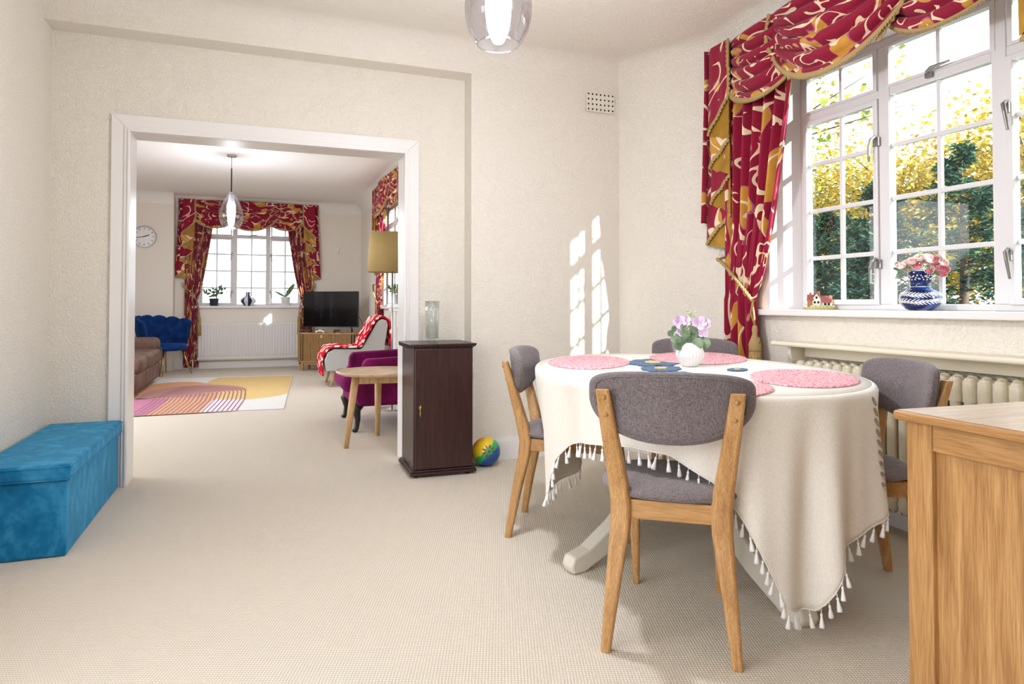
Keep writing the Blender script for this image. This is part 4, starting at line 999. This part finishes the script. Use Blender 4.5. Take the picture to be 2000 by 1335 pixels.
for sx in (-1, 1): MB().tube([(sx * .36, .01, .10), (sx * .36 + .05, -.10, .008)], .007, 6).build('foot', 'black', tv); MB().tube([(sx * .36, .01, .10), (sx * .36 - .03, .11, .008)], .007, 6).build('foot', 'black', tv)
MB().tube([(.475, .03, .25), (.52, .05, .16), (.56, .04, .05), (.60, .03, .008)], .004, 6).build('power_cable', 'black', tv)
def ctrl(name, label, lx, ly, w_, mat, mat2):
    a = tv_a; t = thing(name, label, 'game controller', (1.09 + lx * cos(a) - ly * sin(a), 11.02 + lx * sin(a) + ly * cos(a), .6005), a + rad(10), 'devices on the media cabinet')
    MB().prism([(-w_, 0), (-w_ * .9, .025), (-w_ * .3, .045), (w_ * .3, .045), (w_ * .9, .025), (w_, 0), (w_ * .6, .002), (w_ * .4, .018), (-w_ * .4, .018), (-w_ * .6, .002)], -.04, .04, 'Y').build('shell', mat, t, bevel=.006)
    for sx in (-1, 1): MB().lathe([(0, .036), (.010, .036), (.012, .050), (0, .052)], 10, (sx * w_ * .55, 0, 0)).build('thumbstick', mat2, t)
ctrl('game_controller', 'black controller at the left end of the media cabinet', -.40, -.06, .085, 'black', 'chrome'); ctrl('game_controller', 'white and black controller on the media cabinet under the television', -.13, -.10, .075, 'whitepaint', 'black'); ctrl('game_controller', 'small black controller below the middle of the television', .15, -.10, .06, 'black', 'black')
# wall clock and thermostat
ck = thing('wall_clock', 'round white wall clock with silver rim in the far room', 'clock', (-1.655, 11.70, 2.10), 0)
MB().lathe([(0, 0), (.165, 0), (.172, .015), (.165, .035), (.150, .036), (.148, .022), (0, .022)], 48).build('case', 'chrome', ck, smooth=False, rot=(rad(90), 0, 0))
MB().lathe([(0, .0225), (.147, .0225), (.147, .024), (0, .024)], 40).build('dial', 'clockface', ck, rot=(rad(90), 0, 0))
for i in range(12):
    a = 2 * pi * i / 12; b = MB().box(-.004, .004, -.026, -.0238, .112, .138); b.build('hour_mark', 'black', ck, rot=(0, a, 0))
for a, l_, w_ in ((68, .075, .006), (-102, .11, .004)): MB().box(-w_, w_, -.031, -.0285, -.02, l_).build('hand', 'black', ck, rot=(0, rad(a), 0))
th = thing('thermostat', 'slim white thermostat on the wall above the television', 'thermostat', (1.30, 11.968, 1.98), 0)
B('body', 'whitepaint', th, -.02, .02, -.02, 0, -.07, .07); B('dial', 'rose', th, -.008, .008, -.024, -.018, -.055, .0)
# far sill ornaments
pp = thing('potted_plant', 'small leafy plant in a dark navy pot on the far sill', 'plant', (-.675, 11.99, 1.0205))
MB().lathe([(0, 0), (.055, 0), (.062, .01), (.072, .11), (.075, .125), (.068, .125), (.06, .10), (0, .10)], 24).build('pot', 'navypot', pp, smooth=False)
def sprigs(parent, n_, h, spread, seed, lw=.03, ll=.06, z0=.10):
    R_ = random.Random(seed); st = MB()
    for i in range(n_):
        a = R_.uniform(0, 6.28); e_ = R_.uniform(.3, 1); tip = Vector((spread * e_ * cos(a), spread * .5 * e_ * sin(a), z0 + h * R_.uniform(.55, 1) * (1 - .35 * e_))); base = Vector((0, 0, z0)); mid = (base + tip) / 2 + Vector((0, 0, h * .12)); st.tube([base, mid, tip], .002, 4)
        for k in range(5):
            c = mid.lerp(tip, k / 4) if k > 0 else base.lerp(mid, .6); d = Vector((R_.uniform(-1, 1), R_.uniform(-.6, .6), R_.uniform(-.2, .9)))
            MB().add(leafquad(c, d, Vector((R_.uniform(-.4, .4), -1, .4)), lw, ll), [tuple(range(10))]).build('leaf', 'leaf', parent, solid=.001)
    st.build('stems', 'leaf', parent)['kind'] = 'stuff'
sprigs(pp, 9, .26, .16, 4)
sv = thing('striped_vase', 'round navy and white striped jug vase on the far sill', 'vase', (-.155, 11.99, 1.0205))
MB().lathe([(0, 0), (.055, 0), (.07, .01), (.118, .065), (.125, .09), (.10, .13), (.05, .165), (.034, .185), (.036, .215), (.062, .228), (.06, .232), (.03, .22), (0, .2)], 48, mif=lambda i, j: 0 if (i // 4) % 2 else 1).build('body', ['blueglaze', 'whiteceramic'], sv, smooth=False)
MB().tube([(.10 + .045 * sin(a) * 1.0 - .015, 0, .135 + .035 * cos(a)) for a in [i * pi / 8 - .4 for i in range(11)]], .005, 6).build('handle', 'lead', sv, smooth=True)
op = thing('orchid', 'orchid with two broad leaves in a white pot on the far sill', 'plant', (.44, 11.99, 1.0205))
MB().lathe([(0, 0), (.06, 0), (.065, .01), (.078, .14), (.08, .155), (.073, .155), (.065, .12), (0, .12)], 28).build('pot', 'whiteceramic', op, smooth=False)
MB().add(leafquad((0, -.01, .15), (.65, 0, 1), (-.3, -1, .2), .075, .27), [tuple(range(10))]).build('leaf', 'leaf', op, solid=.003)
MB().add(leafquad((0, -.01, .15), (-1, 0, .45), (0, -.6, 1), .07, .19), [tuple(range(10))]).build('leaf', 'leaf', op, solid=.003)
for pts_ in ([(0, 0, .14), (.02, 0, .30), (-.02, 0, .45), (-.09, 0, .50), (-.14, 0, .44), (-.15, 0, .37)], [(0, 0, .14), (.03, 0, .32), (.06, 0, .46), (.11, 0, .48), (.15, 0, .40), (.15, 0, .34)], [(0, 0, .14), (-.01, 0, .3), (-.05, 0, .47)]): MB().tube(pts_, .0028, 5).build('stem', 'leaf', op)
# mantel / white surround with pots, lamp
mt = thing('radiator_cover', 'white painted radiator cover under the far side window, cut off by the door casing', 'radiator cover', (1.70, 7.40, 0), rad(-90))
B('shelf', 'white', mt, -.03, .93, -.36, -.002, 1.01, 1.05, bevel=.006); B('moulding', 'white', mt, -.015, .915, -.34, -.002, .975, 1.01, bevel=.008)
B('leg', 'white', mt, 0, .18, -.31, -.002, 0, .975, bevel=.004); B('leg', 'white', mt, 1.07 - .37, .88, -.31, -.002, 0, .975, bevel=.004); B('frieze', 'white', mt, .18, .70, -.29, -.002, .80, .975, bevel=.004); B('pilaster_panel', 'white', mt, .03, .15, -.318, -.308, .12, .90, bevel=.004)
B('grille', 'white', mt, .18, .70, -.28, -.262, .10, .80)
g1_ = thing('herb_pot', 'bushy green herb in a grey pot on the white radiator cover', 'plant', (1.45, 7.28, 1.0505))
MB().lathe([(0, 0), (.04, 0), (.052, .10), (.054, .11), (.048, .11), (.04, .09), (0, .09)], 20).build('pot', 'greypot', g1_, smooth=False); sprigs(g1_, 12, .15, .13, 9, .022, .05, .09)
g2_ = thing('clay_pot', 'terracotta pot beside the grey herb pot on the white radiator cover', 'pot', (1.44, 7.10, 1.0505))
MB().lathe([(0, 0), (.04, 0), (.05, .12), (.058, .122), (.058, .15), (.05, .15), (.045, .11), (0, .1)], 20).build('pot', 'terracotta', g2_, smooth=False); sprigs(g2_, 4, .10, .06, 12, .02, .04, .13)
fl_ = thing('floor_lamp', 'floor lamp with mustard drum shade just inside the right door casing', 'lamp', (1.26, 6.68, 0))
MB().lathe([(0, 0), (.14, 0), (.14, .015), (.02, .03), (0, .03)], 32).build('base', 'chrome', fl_); MB().tube([(0, 0, .03), (0, 0, 1.45)], .010, 8).build('pole', 'chrome', fl_, smooth=True)
MB().lathe([(.245, 1.37), (.225, 1.76)], 48).build('lamp_shade', 'shade', fl_, smooth=True, solid=.004); MB().lathe([(0, 1.45), (.018, 1.45), (.018, 1.52), (0, 1.52)], 12).build('switch_holder', 'chrome', fl_)
MB().lathe([(0, 1.52), (.02, 1.53), (.035, 1.58), (.02, 1.62), (0, 1.63)], 14).build('bulb', 'whiteceramic', fl_, smooth=True)
b = MB()
for k in range(3): a = 2 * pi * k / 3; b.tube([(.018 * cos(a), .018 * sin(a), 1.50), (.235 * cos(a), .235 * sin(a), 1.55)], .003, 5)
b.build('shade_spider', 'chrome', fl_)
# magenta armchair
ma = thing('armchair', 'magenta velvet armchair with dark cabriole legs behind the round side table', 'armchair', (1.12, 5.98, 0), rad(90))
# local +y faces -x world ; x local -> world y
def mb_(nm, x0, x1, y0, y1, z0, z1, r=.04): return MB().box(x0, x1, y0, y1, z0, z1).build(nm, 'magenta', ma, smooth=True, bevel=r, seg=4)
mb_('seat', -.355, .355, -.28, .465, .32, .46, .055); mb_('seat_base', -.37, .37, -.34, .38, .20, .335, .03)
MB().prism([(.30, .21), (.47, .44), (.46, .34), (.41, .22)], -.36, .36, 'X').build('front_rail', 'magenta', ma, bevel=.012) if 0 else None
for sx in (-1, 1):
    MB().prism([(-.36, .22), (.35, .22), (.385, .30), (.39, .42), (.325, .46), (.315, .56), (.29, .60), (-.30, .625)], sx * .42 - .055, sx * .42 + .055, 'X').build('arm', 'magenta', ma, smooth=False, bevel=.022, seg=3)
MB().prism([(-.22, .30), (-.32, .30), (-.44, .86), (-.42, .90), (-.36, .91), (-.31, .87)], -.36, .36, 'X').build('backrest', 'magenta', ma, bevel=.03, seg=3)
for sx in (-1, 1): MB().tube([(sx * .37, .32, .24), (sx * .385, .36, .18), (sx * .38, .345, .10), (sx * .38, .355, .03), (sx * .38, .375, .0)], [.042, .038, .022, .020, .024], 8).build('leg', 'darkwood', ma, smooth=True); MB().tube([(sx * .34, -.28, .24), (sx * .35, -.34, 0)], [.03, .02], 8).build('leg', 'darkwood', ma)
# round side table
st_ = thing('side_table', 'round ash side table between doorway and magenta armchair', 'table', (.87, 5.11, 0), rad(-36.5))
MB().lathe([(0, .522), (.285, .522), (.318, .536), (.325, .546), (.318, .550), (0, .550)], 72).build('table_top', 'ashtop', st_, smooth=False)
for k in range(3):
    a = rad(120 * k); MB().loft([[(rr * cos(a) + .021 * s__ * cos(q), rr * sin(a) + .021 * s__ * sin(q), z) for q in [2 * pi * i / 12 for i in range(12)]] for z, rr, s__ in ((0, .285, .80), (.25, .25, 1.2), (.522, .205, 1.4))]).build('leg', 'ash', st_, smooth=True)
    a2 = rad(120 * k + 120); p, q = Vector((.205 * cos(a), .205 * sin(a), 0)), Vector((.205 * cos(a2), .205 * sin(a2), 0)); d = (q - p).normalized(); n = Vector((-d.y, d.x, 0)) * .009; U_ = Vector((0, 0, 1))
    MB().add([p - n + U_ * .46, q - n + U_ * .46, q + n + U_ * .46, p + n + U_ * .46, p - n + U_ * .522, q - n + U_ * .522, q + n + U_ * .522, p + n + U_ * .522], [(0, 1, 2, 3), (4, 5, 6, 7), (0, 1, 5, 4), (1, 2, 6, 5), (2, 3, 7, 6), (3, 0, 4, 7)]).build('apron', 'ash', st_)
# grey felt chair and blanket
gc = thing('lounge_chair', 'pale grey lounge chair with slanted wooden legs before the media cabinet', 'armchair', (1.23, 9.05, 0), rad(90))
GP = [(.42, .20), (.44, .34), (.40, .44), (.32, .48), (-.02, .47), (-.22, .82), (-.28, .86), (-.34, .84), (-.36, .78), (-.30, .40), (-.24, .22)]
for sx in (-1, 1): MB().prism(GP, sx * .31 - .03, sx * .31 + .03, 'X').build('side_panel', 'felt', gc, bevel=.012)
MB().prism([(.42, .24), (.43, .34), (.38, .40), (-.12, .37), (-.14, .24)], -.28, .28, 'X').build('seat', 'felt', gc, bevel=.03, seg=3); MB().prism([(-.05, .36), (-.24, .80), (-.34, .78), (-.20, .34)], -.28, .28, 'X').build('backrest', 'felt', gc, bevel=.03, seg=3)
for sx in (-1, 1): MB().tube([(sx * .27, .30, .24), (sx * .30, .36, 0)], [.022, .014], 8).build('leg', 'ash', gc, smooth=True); MB().tube([(sx * .27, -.16, .24), (sx * .30, -.26, 0)], [.022, .014], 8).build('leg', 'ash', gc, smooth=True)
bp = [(-.40, .50), (-.395, .70), (-.375, .83), (-.30, .895), (-.21, .87), (-.15, .78), (-.05, .60), (-.01, .505), (.10, .50), (.30, .52), (.40, .49), (.46, .40), (.475, .28), (.455, .14)]
def blk(u, v):
    k = v * (len(bp) - 1); i = min(int(k), len(bp) - 2); f = k - i; y = bp[i][0] * (1 - f) + bp[i + 1][0] * f; z = bp[i][1] * (1 - f) + bp[i + 1][1] * f
    return (-.352 + .62 * u + .02 * sin(v * 9), y, z + .006 * sin(u * 9 + v * 14))
bo = MB().grid(blk, 24, 60).build('blanket', 'blanket', None, smooth=True, solid=.022, loc=(1.23, 9.05, 0), rot=(0, 0, rad(90)))
tag(bo, 'red blanket with pale spots draped over the grey lounge chair', 'blanket')

# ================================================================== GARDEN
m = Mat('lawn', None, .9); m.color(m.ramp(m.noise(3, 4), [(.3, '2E3A20'), (.7, '465430')])); M['lawn'] = m.m
struct(MB().box(-45, 60, -45, 90, -.6, -.45).build('ground', 'lawn'))
M['bark'] = wood('tree_bark', '4A3A2E', '5E4B3B', '6E5A48', .6, .9)
def foliage_mat(name, stops, tr=.35):
    m = Mat(name, None, .7, spec=.2); oi = m.n('ShaderNodeNewGeometry').outputs['Random Per Island']
    c = m.ramp(oi, stops); m.color(c); t = m.t; tl = m.n('ShaderNodeBsdfTranslucent'); m.l(c, tl.inputs[0]); mx = m.n('ShaderNodeMixShader'); mx.inputs[0].default_value = tr
    m.l(m.b.outputs[0], mx.inputs[1]); m.l(tl.outputs[0], mx.inputs[2]); m.l(mx.outputs[0], t.nodes['Material Output'].inputs[0]); return m.m
M['needle'] = foliage_mat('conifer_needles', [(0, '132C27'), (.5, '1F4038'), (.85, '335A47'), (1, '6C7D40')], .2)
M['autumn'] = foliage_mat('autumn_leaves', [(0, '8E6E22'), (.45, 'B9983A'), (.8, 'C9B65C'), (1, '7E8A3C')], .4)
M['autumng'] = foliage_mat('turning_leaves', [(0, '5E6E32'), (.5, '8F8E3C'), (1, 'B08C34')], .4)
def leaves(R_, pts, size, jit=.5, thin=.5):
    vs = []; fs = []
    for p in pts:
        a, b_ = R_.uniform(0, 6.28), R_.uniform(-1, 1); d = Vector((cos(a), sin(a), b_ * .8)).normalized(); n = Vector((R_.uniform(-1, 1), R_.uniform(-1, 1), R_.uniform(-1, 1))); s_ = d.cross(n)
        if s_.length < .05: continue
        s_.normalize(); L = size * R_.uniform(1 - jit, 1 + jit); w_ = L * thin; k = len(vs); p = Vector(p)
        vs += [p, p + d * L * .5 + s_ * w_ * .5, p + d * L, p + d * L * .5 - s_ * w_ * .5]; fs.append((k, k + 1, k + 2, k + 3))
    return vs, fs
def conifer(label, x, y, h, r, seed, n=9000):
    R_ = random.Random(seed); t = thing('conifer', label, 'tree', (x, y, -.45), 0, 'conifers outside the near window')
    MB().tube([(0, 0, 0), (.02, 0, h * .5), (0, 0, h * .97)], [.07, .05, .01], 7).build('trunk', 'bark', t, smooth=True)
    pts = []; br = MB(); nb = int(h * 26)
    for i in range(nb):
        q = (i + R_.random()) / nb; z = .25 + (h - .25) * q; a = R_.uniform(0, 6.28); L = r * (1 - q) ** .8 * R_.uniform(.7, 1.12) + .06
        dr = -.18 + .5 * q; e_ = (L * cos(a), L * sin(a), z + dr * L)
        if i % 2 == 0: br.tube([(0, 0, z), e_], [.012, .004], 4, caps=False)
        m_ = int(n / nb)
        for k in range(m_):
            f = R_.random() ** .6; side = R_.gauss(0, .16) * L * (1.1 - f * .5); pts.append((L * f * cos(a) - side * sin(a), L * f * sin(a) + side * cos(a), z + dr * L * f + R_.gauss(0, .035) - .10 * abs(side)))
    br.build('branches', 'bark', t)['kind'] = 'stuff'
    vs, fs = leaves(R_, pts, .09, .4, .3); o = MB().add(vs, fs).build('needles', 'needle', t, fix=False); o['kind'] = 'stuff'
def broadleaf(label, x, y, h, r, seed, mat, n=7000, dens=1, size=.11, lo=.3, grp='autumn trees outside the near window'):
    R_ = random.Random(seed); t = thing('autumn_tree', label, 'tree', (x, y, -.45), 0, grp)
    MB().tube([(0, 0, 0), (.05, .03, h * .3), (-.02, .05, h * .6), (0, 0, h * .9)], [.14, .11, .07, .02], 8).build('trunk', 'bark', t, smooth=True)
    pts = []; br = MB(); nb = 46
    for i in range(nb):
        z = h * R_.uniform(lo, .85); a = R_.uniform(0, 6.28); L = r * R_.uniform(.55, 1.05) * (1 - .5 * max(0, z / h - .5)); e_ = Vector((L * cos(a), L * sin(a), z + L * R_.uniform(.1, .6))); b0_ = Vector((0, 0, z - .2)); mid = b0_.lerp(e_, .5) + Vector((0, 0, .12))
        br.tube([b0_, mid, e_], [.03, .018, .005], 4, caps=False)
        for k in range(int(n / nb)):
            f = R_.uniform(.25, 1.05); c = b0_.lerp(e_, f); sg = .30 * r / 1.8; pts.append((c.x + R_.gauss(0, sg), c.y + R_.gauss(0, sg), c.z + R_.gauss(0, sg * .8)))
    br.build('branches', 'bark', t)['kind'] = 'stuff'
    vs, fs = leaves(R_, pts, size, .4, .7); o = MB().add(vs, fs).build('crown', mat, t, fix=False); o['kind'] = 'stuff'
conifer('dark conifer with a pointed top in the right part of the middle window light', 8.2, 5.75, 3.45, 1.25, 11)
conifer('shorter dark conifer low in the left part of the middle window light', 8.0, 6.75, 3.15, 1.3, 12, 11000)
conifer('dark conifer behind the closed left casement', 8.2, 7.9, 2.9, 1.3, 13)
conifer('dark conifer at the left edge of the near window', 8.0, 9.1, 2.7, 1.3, 14)
conifer('dark conifer at the right edge of the near window, behind the last mullion', 8.0, 4.5, 3.1, 1.3, 15)
conifer('low dark conifer filling the gap under the middle window light', 7.2, 6.2, 2.25, 1.15, 16, 8000)
conifer('low dark conifer filling the gap under the left casement', 7.4, 7.4, 2.3, 1.15, 17, 8000)
broadleaf('large golden autumn tree behind the tallest conifer', 12.0, 7.2, 5.1, 2.4, 21, 'autumn', 20000, size=.085)
broadleaf('golden autumn tree behind the shorter conifers', 12.4, 10.2, 4.7, 2.4, 22, 'autumn', 20000, size=.085)
broadleaf('golden autumn tree farthest left behind the casement', 12.0, 13.0, 4.9, 2.4, 23, 'autumng', 18000, size=.085)
broadleaf('golden autumn tree at the right behind the last window light', 12.4, 4.6, 4.5, 2.2, 24, 'autumn', 18000, size=.085)
broadleaf('sparse tall tree with turning leaves reaching over the window top', 7.6, 9.4, 6.8, 2.9, 25, 'autumng', 3600, size=.10, lo=.5)
